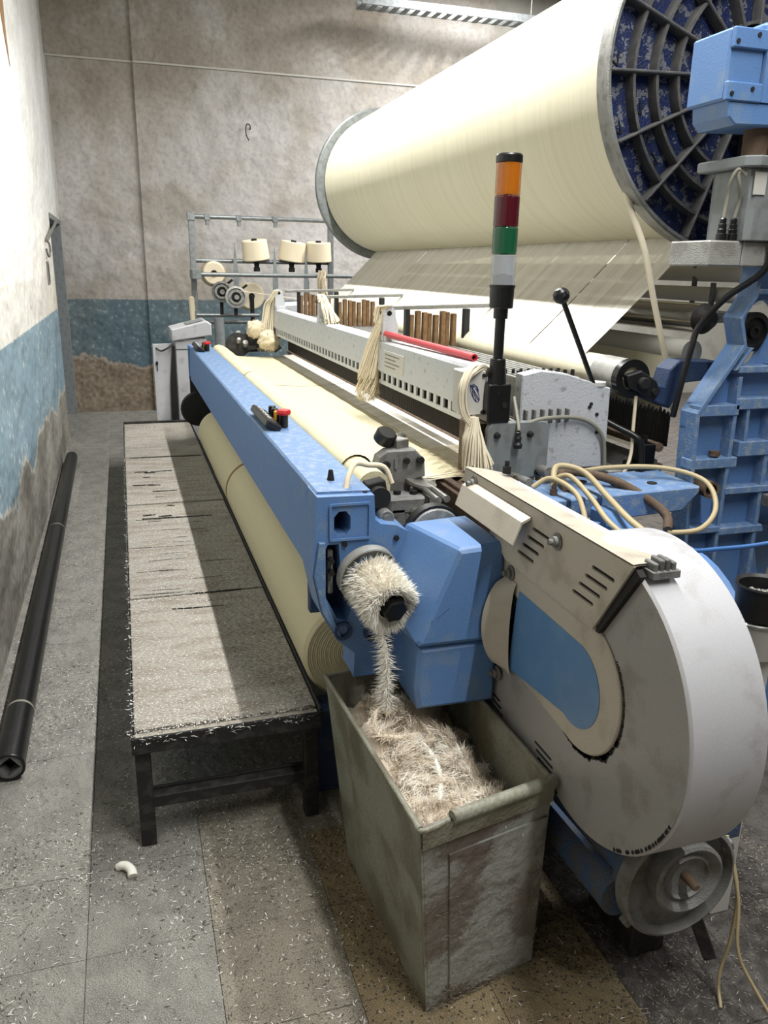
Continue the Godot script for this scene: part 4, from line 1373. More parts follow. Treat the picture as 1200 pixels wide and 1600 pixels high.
	# curved grip at the far end of the inner cover
	b = B.new()
	var pr := PackedVector2Array()
	b.surf(16, 4, func(u: float, v: float):
		var y := lerpf(0.908, 0.655, u)
		var bul := sqrt(sin(PI * u))
		return Vector3(0.882 - (0.012 + 0.05 * (1.0 - v)) * bul, y, lerpf(-1.700, -1.700, u) - 0.030 * (1.0 - v) + 0.028 * v), Vector2.ONE, 1)
	obj("grip", b, M.hood, t, "curved beige grip plate")
	b = B.new()
	b.prism(PackedVector2Array([Vector2(-1.725, 0.89), Vector2(-1.665, 0.87), Vector2(-1.685, 0.69), Vector2(-1.735, 0.69)]), 0.8825, 0.8842, T)
	obj("grip_recess", b, M.dark, ic)
	# louvres in the lower flank
	for g in 2:
		for k in 5:
			b = B.new()
			var z := (-1.815 if g == 0 else -1.535) + k * 0.010
			var y := 0.545 - k * 0.0165
			b.prism(PackedVector2Array([Vector2(z, y - 0.0022), Vector2(z + 0.08, y - 0.0022), Vector2(z + 0.08, y + 0.0022), Vector2(z, y + 0.0022)]), 0.8885, 0.8908, T)
			obj("louvre", b, M.dark, t)

func build_drive_motor():
	var t := thing("drive_motor", "blue motor with a dusty ribbed hub under the white guard", "motor", Vector3(1.07, 0.2, -1.4))
	var c := Vector3(1.075, 0.375, -1.20)
	var b := B.new()
	b.lathe([Vector2(0, -0.45), Vector2(0.105, -0.45), Vector2(0.115, -0.43), Vector2(0.115, -0.06), Vector2(0.13, -0.05), Vector2(0.13, -0.02)], c, Vector3(0, 0, 1), 32)
	obj("body", b, M.blue_dusty_shaded, t)
	b = B.new()
	b.cyl(Vector3(0.965, 0.30, -1.75), Vector3(0.965, 0.32, -1.24), 0.05, 18)
	b.span(Vector3(0.93, 0.26, -1.85), Vector3(1.02, 0.36, -1.7), 0.01)
	obj("conduit", b, M.blue_dusty_shaded, t)
	b = B.new()
	b.lathe([Vector2(0.0, -0.03), Vector2(0.135, -0.03), Vector2(0.142, -0.02), Vector2(0.142, 0.012), Vector2(0.134, 0.016), Vector2(0.128, -0.008), Vector2(0.09, -0.012), Vector2(0.0, -0.012)], c, Vector3(0, 0, 1), 40)
	obj("shroud", b, M.cast, t)
	b = B.new()
	var h := c + Vector3(0.008, 0.018, 0.0)
	b.lathe([Vector2(0.0, -0.012), Vector2(0.085, -0.012), Vector2(0.085, 0.03), Vector2(0.078, 0.034), Vector2(0.062, 0.018), Vector2(0.058, 0.018), Vector2(0.052, 0.026), Vector2(0.048, 0.018), Vector2(0.03, 0.012), Vector2(0, 0.012)], h, Vector3(0, 0, 1), 36)
	obj("hub", b, M.cast, t)
	b = B.new()
	b.cyl(h + Vector3(0, 0, 0.01), h + Vector3(0, 0, 0.055), 0.012, 10, 0.010, 0.003)
	obj("shaft_end", b, M.rust, t)
	for a in [140, 220, 20]:
		b = B.new()
		var p := c + Vector3(cos(deg_to_rad(a)) * 0.14, sin(deg_to_rad(a)) * 0.14, -0.01)
		b.box(p, Vector3(0.03, 0.025, 0.02), Basis(Vector3(0, 0, 1), deg_to_rad(a)))
		obj("lug", b, M.cast, t)
	b = B.new()
	b.span(Vector3(1.10, 0.0, -1.55), Vector3(1.20, 0.28, -1.35), 0.005)
	b.bar(Vector3(1.16, 0.26, -1.25), Vector3(1.22, 0.10, -1.22), 0.03, 0.03)
	obj("mount", b, M.bench_iron, t)
	b = B.new()
	b.span(Vector3(1.18, 0.36, -1.5), Vector3(1.32, 0.52, -1.28), 0.01)
	obj("terminal_box", b, M.blue_dusty_shaded, t)

func build_servo():
	var t := thing("servo_gear_unit", "pale blue gearbox with a grey servo motor below it", "motor", Vector3(1.75, 1.67, -2.1))
	var b := B.new()
	b.span(Vector3(1.60, 1.672, -2.20), Vector3(1.715, 1.742, -2.02), 0.004)
	b.span(Vector3(1.717, 1.672, -2.20), Vector3(1.93, 1.742, -2.02), 0.004)
	obj("base_plate", b, M.alu, t, "grey metal mounting plate")
	b = B.new()
	b.prism(PackedVector2Array([Vector2(1.70, -2.01), Vector2(1.695, -2.15), Vector2(1.72, -2.19), Vector2(1.90, -2.19), Vector2(1.92, -2.02), Vector2(1.90, -2.0), Vector2(1.72, -2.0)]), -1.935, -1.742, Transform3D(Basis(Vector3(1, 0, 0), Vector3(0, 0, 1), Vector3(0, -1, 0)), Vector3.ZERO), 0.003)
	for k in 4: b.span(Vector3(1.795 + k * 0.022, 1.75, -2.002), Vector3(1.802 + k * 0.022, 1.93, -1.992), 0.001)
	var mt := obj("motor_body", b, M.grey_paint, t)
	b = B.new()
	b.prism(PackedVector2Array([Vector2(1.665, -2.0), Vector2(1.665, -2.2), Vector2(1.95, -2.2), Vector2(1.95, -1.99), Vector2(1.70, -1.975)]), -1.965, -1.935, Transform3D(Basis(Vector3(1, 0, 0), Vector3(0, 0, 1), Vector3(0, -1, 0)), Vector3.ZERO), 0.004)
	obj("motor_cap", b, M.grey_paint, mt)
	b = B.new()
	b.span(Vector3(1.705, 1.865, -1.999), Vector3(1.745, 1.925, -1.996), 0.0)
	obj("rating_plate", b, M.paper, mt)
	b = B.new()
	b.cyl(Vector3(1.76, 1.965, -2.08), Vector3(1.76, 2.045, -2.08), 0.035, 18)
	b.cyl(Vector3(1.80, 1.965, -2.05), Vector3(1.80, 2.045, -2.05), 0.016, 12)
	b.cyl(Vector3(1.83, 1.965, -2.09), Vector3(1.83, 2.045, -2.09), 0.03, 12)
	obj("coupling", b, M.rust, t)
	b = B.new()
	b.span(Vector3(1.585, 2.10, -2.18), Vector3(1.70, 2.275, -2.02), 0.006)
	b.span(Vector3(1.70, 2.09, -2.18), Vector3(1.92, 2.30, -2.03), 0.008)
	b.prism(PackedVector2Array([Vector2(1.60, 2.10), Vector2(1.605, 2.06), Vector2(1.63, 2.04), Vector2(1.90, 2.05), Vector2(1.92, 2.10)]), -2.17, -2.015, Transform3D(), 0.004)
	var gb := obj("gearbox", b, M.blue, t, "pale blue cast gearbox")
	b = B.new()
	b.span(Vector3(1.588, 2.225, -2.023), Vector3(1.70, 2.275, -2.008), 0.003)
	obj("flange_strip", b, M.blue, gb)
	b = B.new()
	b.span(Vector3(1.583, 2.098, -2.023), Vector3(1.70, 2.145, -2.008), 0.003)
	obj("flange_strip", b, M.blue, gb)
	b = B.new()
	b.holed(PackedVector2Array([Vector2(1.70, 2.10), Vector2(1.92, 2.10), Vector2(1.92, 2.29), Vector2(1.70, 2.29)]), [rrect(1.715, 2.12, 1.745, 2.19, 0.006), rrect(1.76, 2.15, 1.80, 2.27, 0.006)], -2.03, -2.01)
	obj("pocket_face", b, M.blue, gb)
	for q in [[1.60, 2.24], [1.665, 2.26], [1.60, 2.115], [1.665, 2.13], [1.725, 2.215]]:
		b = B.new()
		b.cyl(Vector3(q[0], q[1], -2.009), Vector3(q[0], q[1], -2.005), 0.006, 8)
		obj("screw_hole", b, M.dark, gb)
	b = B.new()
	b.lathe([Vector2(0.012, 0), Vector2(0.028, 0), Vector2(0.028, 0.012), Vector2(0.012, 0.012)], Vector3(1.775, 2.165, -2.01), Vector3(0, 0, 1), 16)
	obj("eye_bolt", b, M.cast, gb)
	for x in [1.652, 1.688]:
		b = B.new()
		b.lathe([Vector2(0, 0), Vector2(0.015, 0), Vector2(0.015, 0.018), Vector2(0.012, 0.02), Vector2(0.013, 0.03), Vector2(0.011, 0.032), Vector2(0.0115, 0.044), Vector2(0.009, 0.046), Vector2(0.0095, 0.058), Vector2(0.006, 0.062), Vector2(0, 0.062)], Vector3(x, 1.742, -2.04), Vector3.UP, 14)
		obj("cable_gland", b, M.plastic_black, t)
	b = B.new()
	b.tube(smooth([Vector3(1.652, 1.80, -2.04), Vector3(1.657, 1.86, -2.04), Vector3(1.652, 1.90, -2.03), Vector3(1.665, 1.93, -2.02), Vector3(1.685, 1.915, -2.01)]), 0.0055, 8)
	b.tube(smooth([Vector3(1.688, 1.80, -2.04), Vector3(1.694, 1.85, -2.035), Vector3(1.675, 1.89, -2.02), Vector3(1.668, 1.92, -2.02), Vector3(1.69, 1.935, -2.01)]), 0.0055, 8)
	obj("cable", b, M.cable_grey, t)

# ------------------------------------------------------------------ warp
const BC := Vector3(2.06, 2.275, 0)

func build_warp_beam():
	var t := thing("warp_beam", "huge cream warp beam of yarn with ribbed metal flanges", "warp beam", Vector3(2.06, 1.71, -4.5))
	var b := B.new()
	b.lathe([Vector2(0.50, 0), Vector2(0.505, 0.02), Vector2(0.505, 3.95), Vector2(0.50, 3.97)], Vector3(BC.x, BC.y, -6.52), Vector3(0, 0, 1), 128, Vector2(1.0, 6))
	obj("wound_yarn", b, M.yarn, t, "cream wound warp yarn", true)
	b = B.new()
	b.cyl(Vector3(BC.x, BC.y, -6.9), Vector3(BC.x, BC.y, -2.25), 0.07, 24)
	obj("shaft", b, M.black, t)
	for s in 2:
		var zf := -2.54 if s == 1 else -6.54
		var dz := 1.0 if s == 1 else -1.0
		var d := Vector3(0, 0, dz)
		b = B.new()
		b.lathe([Vector2(0.07, 0.0), Vector2(0.552, 0.0), Vector2(0.562, 0.006), Vector2(0.562, 0.062), Vector2(0.556, 0.066), Vector2(0.545, 0.062), Vector2(0.538, 0.018), Vector2(0.07, 0.018)], Vector3(BC.x, BC.y, zf), d, 96)
		var fl := obj("flange", b, M.flange if s == 1 else M.galv, t, "blue and bare metal ribbed flange" if s == 1 else "bare grey metal flange")
		if s == 0: continue
		b = B.new()
		b.lathe([Vector2(0.553, 0.0), Vector2(0.563, 0.005), Vector2(0.563, 0.063), Vector2(0.5565, 0.0665), Vector2(0.546, 0.063)], Vector3(BC.x, BC.y, zf), d, 96)
		obj("flange_rim", b, M.steel, fl)
		for r in [0.16, 0.29, 0.37, 0.455]:
			b = B.new()
			b.lathe([Vector2(r, 0.018), Vector2(r, 0.06), Vector2(r + 0.010, 0.06), Vector2(r + 0.012, 0.018)], Vector3(BC.x, BC.y, zf), d, 72)
			obj("ring_rib", b, M.rib, fl)
		for k in 16:
			var a := TAU * k / 16.0 + 0.03
			b = B.new()
			var e := Vector3(cos(a), sin(a), 0)
			var f := Basis(e, Vector3(0, 0, 1).cross(e), Vector3(0, 0, 1))
			b.box(BC + Vector3(0, 0, zf + 0.042) + e * 0.315, Vector3(0.46, 0.010, 0.05), f, 0.003)
			obj("spoke_rib", b, M.rib, fl)
		b = B.new()
		b.lathe([Vector2(0, 0.2), Vector2(0.12, 0.2), Vector2(0.13, 0.19), Vector2(0.14, 0.02)], Vector3(BC.x, BC.y, zf), d, 32)
		obj("hub", b, M.black, fl)
		# cast letters in the pockets
		b = B.new()
		for q in [[0.50, 172, 0.03], [0.50, 195, 0.03], [0.415, 190, 0.03], [0.415, 213, 0.03], [0.50, 152, 0.03]]:
			var a := deg_to_rad(q[1] + 5)
			var e := Vector3(cos(a), sin(a), 0)
			var n := Vector3(0, 0, 1).cross(e)
			var p: Vector3 = BC + Vector3(0, 0, zf + 0.019) + e * q[0]
			b.bar(p - n * 0.02, p + n * 0.02, 0.006, 0.006, 0.001)
			b.bar(p + n * 0.02, p + n * 0.008 + e * 0.02, 0.006, 0.006, 0.001)
		obj("cast_mark", b, M.dark, fl)
	# bearing arm carrying the near end of the shaft (behind the gear unit)
	b = B.new()
	b.span(Vector3(1.98, 1.69, -2.36), Vector3(2.70, 2.36, -2.28), 0.01)
	solo("beam_bearing_stand", b, M.navy, Vector3(2.3, 1.69, -2.32), "dark blue bearing stand holding the warp beam shaft", "stand")

func build_warp_sheet():
	var t := thing("warp_sheet", "thin slanting sheet of warp threads below the big beam", "warp threads", Vector3(1.7, 1.38, -4.5))
	# from the underside of the beam to the back rest roller; three widths with gaps between
	var p0 := Vector2(1.975, 1.777)
	var p1 := Vector2(1.548, 1.362)
	for q in [[-6.50, -5.30], [-5.292, -2.985], [-2.977, -2.56]]:
		var b := B.new()
		b.surf(2, 10, func(u: float, v: float):
			var k := p0.lerp(p1, v)
			return Vector3(k.x, k.y - 0.006 * sin(PI * v), lerpf(q[0], q[1], u)), Vector2(absf(q[1] - q[0]) * 0.9, 1))
		obj("thread_panel", b, M.sheet, t, "", true)
	# loose ribbon of yarn slanting down from the beam edge
	var b := B.new()
	b.tube(smooth([Vector3(1.60, 2.03, -2.55), Vector3(1.66, 1.86, -2.52), Vector3(1.70, 1.72, -2.47), Vector3(1.745, 1.55, -2.45), Vector3(1.80, 1.35, -2.42), Vector3(1.84, 1.18, -2.40)], 5), 0.011, 6)
	obj("loose_ribbon", b, M.skein, get_node("warp_beam"), "narrow cream ribbon of loose yarn hanging from the beam edge")
	# lower sheet behind the rollers
	b = B.new()
	b.surf(2, 4, func(u: float, v: float): return Vector3(lerpf(1.865, 1.80, v), lerpf(1.37, 1.02, v), lerpf(-6.4, -2.46, u)), Vector2(3.5, 1))
	solo("lower_warp_sheet", b, M.yarn, Vector3(1.8, 1.02, -4.4), "cream sheet of warp threads running down behind the rollers", "warp threads", "", true)
	b = B.new()
	b.surf(2, 4, func(u: float, v: float): return Vector3(lerpf(2.24, 2.9, v), lerpf(1.66, 1.75, v), lerpf(-6.4, -2.46, u)), Vector2(3.5, 1))
	solo("rear_warp_sheet", b, M.yarn, Vector3(2.5, 1.66, -4.4), "pale warp sheet at the back seen between the rollers and blue frame", "warp threads", "", true)

func build_cloth():
	# cloth roller behind the breast beam, woven cloth in two widths
	var t := thing("woven_cloth", "wide cream terry cloth stretched across the loom", "cloth", Vector3(0.85, 1.0, -4.2))
	var path := [Vector2(0.615, 0.99), Vector2(0.612, 1.03)]
	for p in arc(Vector2(0.665, 1.035), 0.056, 160, 30, 8): path.append(p)
	for p in [Vector2(0.74, 1.022), Vector2(0.80, 1.010), Vector2(0.92, 1.003), Vector2(1.07, 1.0)]: path.append(p)
	var fell := 1.0
	for q in [[-6.10, -4.528], [-4.515, -2.37]]:
		var b := B.new()
		b.surf(60, path.size() - 1, func(u: float, v: float):
			var i := v * (path.size() - 1)
			var k: Vector2 = path[clampi(int(round(i)), 0, path.size() - 1)]
			var z := lerpf(q[0], q[1], u)
			return Vector3(k.x, k.y + 0.0015 * sin(z * 23.0 + k.x * 9.0), z))
		obj("cloth_panel", b, M.cream, t)
		b = B.new()
		b.surf(2, 2, func(u: float, v: float): return Vector3(lerpf(1.07, 1.212, v), lerpf(1.0, 1.016, v) , lerpf(q[0], q[1], u)), Vector2(2, 1))
		obj("open_warp", b, M.sheet, t, "white unwoven warp threads in front of the reed", true)
	var b := B.new()
	b.lathe([Vector2(0, 0), Vector2(0.05, 0), Vector2(0.05, 4.02), Vector2(0, 4.02)], Vector3(0.665, 1.035, -6.2), Vector3(0, 0, 1), 24)
	obj("cloth_roller", b, M.cream_roll, t)
	# stray warp ends at the near edge
	b = B.new()
	for k in 40:
		var z := -2.30 - k * 0.012
		b.bar(Vector3(0.98 + (k % 5) * 0.01, 1.004, z), Vector3(1.20, 1.018, z - 0.01), 0.0016, 0.0016, 0)
	b.bar(Vector3(0.87, 1.03, -2.28), Vector3(1.1, 1.03, -2.36), 0.003, 0.003, 0)
	b.bar(Vector3(0.87, 1.02, -2.28), Vector3(1.12, 1.02, -2.34), 0.003, 0.003, 0)
	obj("edge_threads", b, M.skein, t)
	# wound cloth roll below
	var r := thing("cloth_roll", "long cream roll of woven terry cloth under the breast beam", "cloth roll", Vector3(0.63, 0.3, -4.1))
	b = B.new()
	b.lathe([Vector2(0.155, 0), Vector2(0.165, 0.012), Vector2(0.166, 0.3), Vector2(0.165, 1.66)], Vector3(0.63, 0.475, -5.95), Vector3(0, 0, 1), 56)
	b.lathe([Vector2(0.165, 0), Vector2(0.166, 0.8), Vector2(0.165, 1.98), Vector2(0.155, 1.995)], Vector3(0.63, 0.475, -4.25), Vector3(0, 0, 1), 56)
	obj("wound_cloth", b, M.cream_roll, r)
	b = B.new()
	b.lathe([Vector2(0.165, 0), Vector2(0.160, 0.006), Vector2(0.160, 0.034), Vector2(0.165, 0.04)], Vector3(0.63, 0.475, -4.29), Vector3(0, 0, 1), 56)
	obj("selvedge_gap", b, M.cardboard, r)
	b = B.new()
	for k in 18:
		b.lathe([Vector2(0.03 + k * 0.007, 0.0), Vector2(0.034 + k * 0.007, 0.001 + (k % 2) * 0.001), Vector2(0.037 + k * 0.007, 0.0)], Vector3(0.63, 0.475, -2.256), Vector3(0, 0, 1), 40)
	obj("rolled_edge", b, M.cream_roll, r)
	b = B.new()
	b.cyl(Vector3(0.63, 0.475, -6.2), Vector3(0.63, 0.475, -2.15), 0.035, 16)
	obj("core_tube", b, M.black, r)

func build_signal_tower():
	var x := 1.092
	var z := -2.29
	var t := thing("signal_tower", "tall signal light tower, amber, dark red, green and clear lenses", "signal light", Vector3(x, 1.19, z))
	var b := B.new()
	b.prism(rrect(1.052, 1.195, 1.130, 1.315, 0.008), z - 0.05, z + 0.03, Transform3D(), 0.004)
	b.cyl(Vector3(x, 1.28, z), Vector3(x, 1.365, z), 0.032, 20, 0.026, 0.002)
	b.cyl(Vector3(x, 1.36, z), Vector3(x, 1.39, z), 0.026, 20, 0.024, 0.002)
	var base := obj("base", b, M.plastic_black, t, "black moulded tower foot")
	b = B.new()
	b.cyl(Vector3(1.108, 1.25, z + 0.029), Vector3(1.108, 1.25, z + 0.033), 0.009, 12)
	obj("mark", b, M.dark, base)
	b = B.new()
	b.cyl(Vector3(x, 1.385, z), Vector3(x, 1.53, z), 0.0155, 16)
	b.cyl(Vector3(x, 1.51, z), Vector3(x, 1.545, z), 0.022, 16)
	b.cyl(Vector3(x, 1.54, z), Vector3(x, 1.605, z), 0.036, 24, 0.037, 0.003)
	b.cyl(Vector3(x, 1.60, z), Vector3(x, 1.608, z), 0.039, 24)
	obj("pole", b, M.plastic_black, t)
	b = B.new()
	b.cyl(Vector3(x, 1.607, z), Vector3(x, 1.637, z), 0.030, 20)
	b.cyl(Vector3(x, 1.637, z), Vector3(x, 1.95, z), 0.012, 12)
	obj("inner_socket", b, M.plastic_black, t)
	var ys := [1.607, 1.697, 1.766, 1.838, 1.938]
	ys = [1.607, 1.693, 1.764, 1.858, 1.950]
	var hs := [[1.607, 1.695, "clear"], [1.695, 1.772, "green"], [1.772, 1.858, "maroon"], [1.858, 1.948, "amber"]]
	for q in hs:
		b = B.new()
		b.lathe([Vector2(0.0355, 0), Vector2(0.037, 0.002), Vector2(0.037, q[1] - q[0] - 0.003), Vector2(0.0355, q[1] - q[0] - 0.001)], Vector3(x, q[0], z), Vector3.UP, 32)
		obj("lens", b, M[q[2]], t, {"clear": "clear lens", "green": "green lens", "maroon": "dark red lens", "amber": "amber lens"}[q[2]])
		if q[2] != "clear":
			b = B.new()
			b.lathe([Vector2(0.031, 0.0), Vector2(0.031, q[1] - q[0] - 0.012)], Vector3(x, q[0] + 0.006, z), Vector3.UP, 32)
			obj("diffuser", b, {"green": flat(Color(0.06, 0.30, 0.19), 0.4), "maroon": flat(Color(0.26, 0.025, 0.075), 0.4), "amber": flat(Color(0.62, 0.36, 0.06), 0.4)}[q[2]], t)
		else:
			b = B.new()
			b.lathe([Vector2(0.028, 0.0), Vector2(0.028, 0.052)], Vector3(x, q[0] + 0.034, z), Vector3.UP, 24)
			obj("diffuser", b, flat(Color(0.60, 0.61, 0.62), 0.5), t)
	b = B.new()
	b.lathe([Vector2(0, 0.0), Vector2(0.0385, 0), Vector2(0.0385, 0.018), Vector2(0.035, 0.023), Vector2(0, 0.024)], Vector3(x, 1.947, z), Vector3.UP, 32)
	obj("cap", b, M.plastic_black, t)
	# junction box beside the foot
	var j := thing("junction_box", "pale junction box with blue pen scribble and corner screws", "junction box", Vector3(1.01, 1.217, -2.34))
	b = B.new()
	b.span(Vector3(0.985, 1.217, -2.39), Vector3(1.055, 1.352, -2.315), 0.004)
	obj("body", b, M.paper, j)
	b = B.new()
	b.span(Vector3(0.983, 1.215, -2.314), Vector3(1.057, 1.354, -2.294), 0.004)
	var lid := obj("lid", b, M.paper, j)
	for q in [[0.991, 1.227], [1.049, 1.225], [0.991, 1.343], [1.049, 1.339]]:
		b = B.new()
		b.cyl(Vector3(q[0], q[1], -2.295), Vector3(q[0], q[1], -2.289), 0.006, 10)
		obj("screw", b, M.dark, lid)
	b = B.new()
	var sc := []
	for k in 60:
		var a := k * 0.42
		sc.append(Vector3(1.020 + cos(a) * 0.013 + sin(a * 0.37) * 0.006, 1.282 + sin(a * 0.9) * 0.026 + k * 0.0001, -2.2935))
	b.tube(sc, 0.0011, 4)
	obj("pen_scribble", b, M.ink, lid)

# ------------------------------------------------------------------ bench
func build_bench():
	var t := thing("bench", "long low bench of worn lint-covered boards in a black iron frame", "bench", Vector3(0.21, 0, -4.5))
	var x0 := -0.058
	var x1 := 0.478
	var za := -6.97
	var zb := -2.10
	var yt := 0.372
	var b: B
	for q in [[Vector3(x0 - 0.006, yt - 0.045, za), Vector3(x0, yt + 0.004, zb)], [Vector3(x1, yt - 0.045, za), Vector3(x1 + 0.008, yt + 0.010, zb)], [Vector3(x0 - 0.006, yt - 0.05, zb), Vector3(x1 + 0.008, yt + 0.002, zb + 0.008)], [Vector3(x0, yt - 0.05, za - 0.03), Vector3(x1, yt + 0.016, za)]]:
		b = B.new()
		b.span(q[0], q[1], 0.002)
		obj("frame_rail", b, M.bench_iron, t)
	var seams := [-6.97, -5.70, -4.63, -4.50, -4.20, -3.13, -2.975, -2.135, -2.10]
	for i in seams.size() - 1:
		b = B.new()
		var dy := [0.0, -0.003, 0.002, -0.004, 0.001, -0.002, 0.003, -0.004][i] as float
		var tilt := rng.randf_range(-0.004, 0.004)
		b.prism(PackedVector2Array([Vector2(x0 + 0.004, seams[i] + 0.006 + tilt), Vector2(x1 - 0.003, seams[i] + 0.006 - tilt), Vector2(x1 - 0.003, seams[i + 1] - 0.004), Vector2(x0 + 0.004, seams[i + 1] - 0.004)]), -(yt + dy), -(yt - 0.022), Transform3D(Basis(Vector3(1, 0, 0), Vector3(0, 0, 1), Vector3(0, -1, 0)), Vector3.ZERO), 0.002)
		obj("board", b, M.ply[i % 4], t)
	# splits and splinters in the boards
	var fine_splits := []
	for k in 46:
		var sx := rng.randf_range(x0 + 0.01, x1 - 0.2)
		var sz := zb - 0.06 - pow(rng.randf(), 1.4) * 3.2
		var sl := rng.randf_range(0.04, 0.17)
		fine_splits.append([sx, sz, sx + sl, sz + rng.randf_range(-0.006, 0.012), rng.randf_range(0.0015, 0.0035)])
	for q in [[-0.05, -2.47, 0.03, -2.43, 0.012], [0.13, -2.83, 0.27, -2.78, 0.005], [-0.03, -5.68, 0.45, -5.66, 0.006], [0.02, -4.22, 0.38, -4.20, 0.005], [0.1, -2.99, 0.46, -2.95, 0.009], [-0.04, -3.16, 0.2, -3.15, 0.006], [0.30, -2.27, 0.46, -2.25, 0.005], [0.05, -3.42, 0.19, -3.41, 0.004], [0.28, -3.5, 0.4, -3.49, 0.004], [-0.05, -3.75, 0.1, -3.74, 0.005]] + fine_splits:
		b = B.new()
		b.prism(PackedVector2Array([Vector2(q[0], q[1]), Vector2((q[0] + q[2]) / 2, (q[1] + q[3]) / 2 - q[4] / 2), Vector2(q[2], q[3]), Vector2((q[0] + q[2]) / 2, (q[1] + q[3]) / 2 + q[4] / 2)]), -(yt + 0.0028), -(yt - 0.01), Transform3D(Basis(Vector3(1, 0, 0), Vector3(0, 0, 1), Vector3(0, -1, 0)), Vector3.ZERO))
		obj("split", b, M.chip, t)
	for z in [zb - 0.03, -4.5, za + 0.05]:
		for x in [x0 + 0.022, x1 - 0.022]:
			b = B.new()
			b.span(Vector3(x - 0.022, 0, z - 0.022), Vector3(x + 0.022, yt - 0.03, z + 0.022), 0.003)
			obj("leg", b, M.bench_iron, t)
		b = B.new()
		b.span(Vector3(x0 + 0.04, 0.125, z - 0.018), Vector3(x1 - 0.04, 0.165, z + 0.018), 0.003)
		b.span(Vector3(x0 + 0.04, 0.15, z - 0.03), Vector3(x1 - 0.04, 0.17, z - 0.02), 0.001)
		obj("stretcher", b, M.bench_iron, t)
	b = B.new()
	for k in 10:
		var z := lerpf(zb - 0.15, za + 0.2, k / 9.0)
		b = B.new()
		b.span(Vector3(x0 + 0.01, yt - 0.06, z - 0.02), Vector3(x1 - 0.01, yt - 0.024, z + 0.02))
		obj("under_bearer", b, M.rust, t)
	b = B.new()
	for i in 9000:
		var x := rng.randf_range(x0 + 0.01, x1 - 0.01)
		var z := zb - 0.02 - pow(rng.randf(), 1.5) * 4.8
		lint_fibre(b, Vector3(x, yt + 0.004, z), 0.003, 0.009)
	for i in 350:
		var z := zb - pow(rng.randf(), 1.3) * 4.8
		lint_fibre(b, Vector3(x0 - 0.003 + rng.randf_range(-0.006, 0.008), yt + 0.005, z), 0.005, 0.014)
	for i in 110:
		lint_fibre(b, Vector3(rng.randf_range(x0, x1), yt + rng.randf_range(-0.02, 0.004), zb + 0.009), 0.008, 0.022)
	var l := obj("lint", b, M.lint, t, "pale lint fibres caught on the boards")
	l.set_meta("kind", "stuff")

func lint_fibre(b: B, p: Vector3, l0: float, l1: float):
	var a := rng.randf() * TAU
	var d := Vector3(cos(a), rng.randf_range(-0.02, 0.10), sin(a))
	var c := Vector3(-d.z, rng.randf_range(-0.1, 0.1), d.x) * rng.randf_range(-0.8, 0.8)
	var l := rng.randf_range(l0, l1)
	var w := rng.randf_range(0.0006, 0.0015)
	var side := Vector3(-d.z, 0, d.x).normalized() * w
	var m := p + d * l * 0.5 + c * l * 0.25
	var e := p + d * l + c * l
	b.quad(p - side * 0.5, m - side, m + side, p + side * 0.5)
	b.tri(m - side, e, m + side)

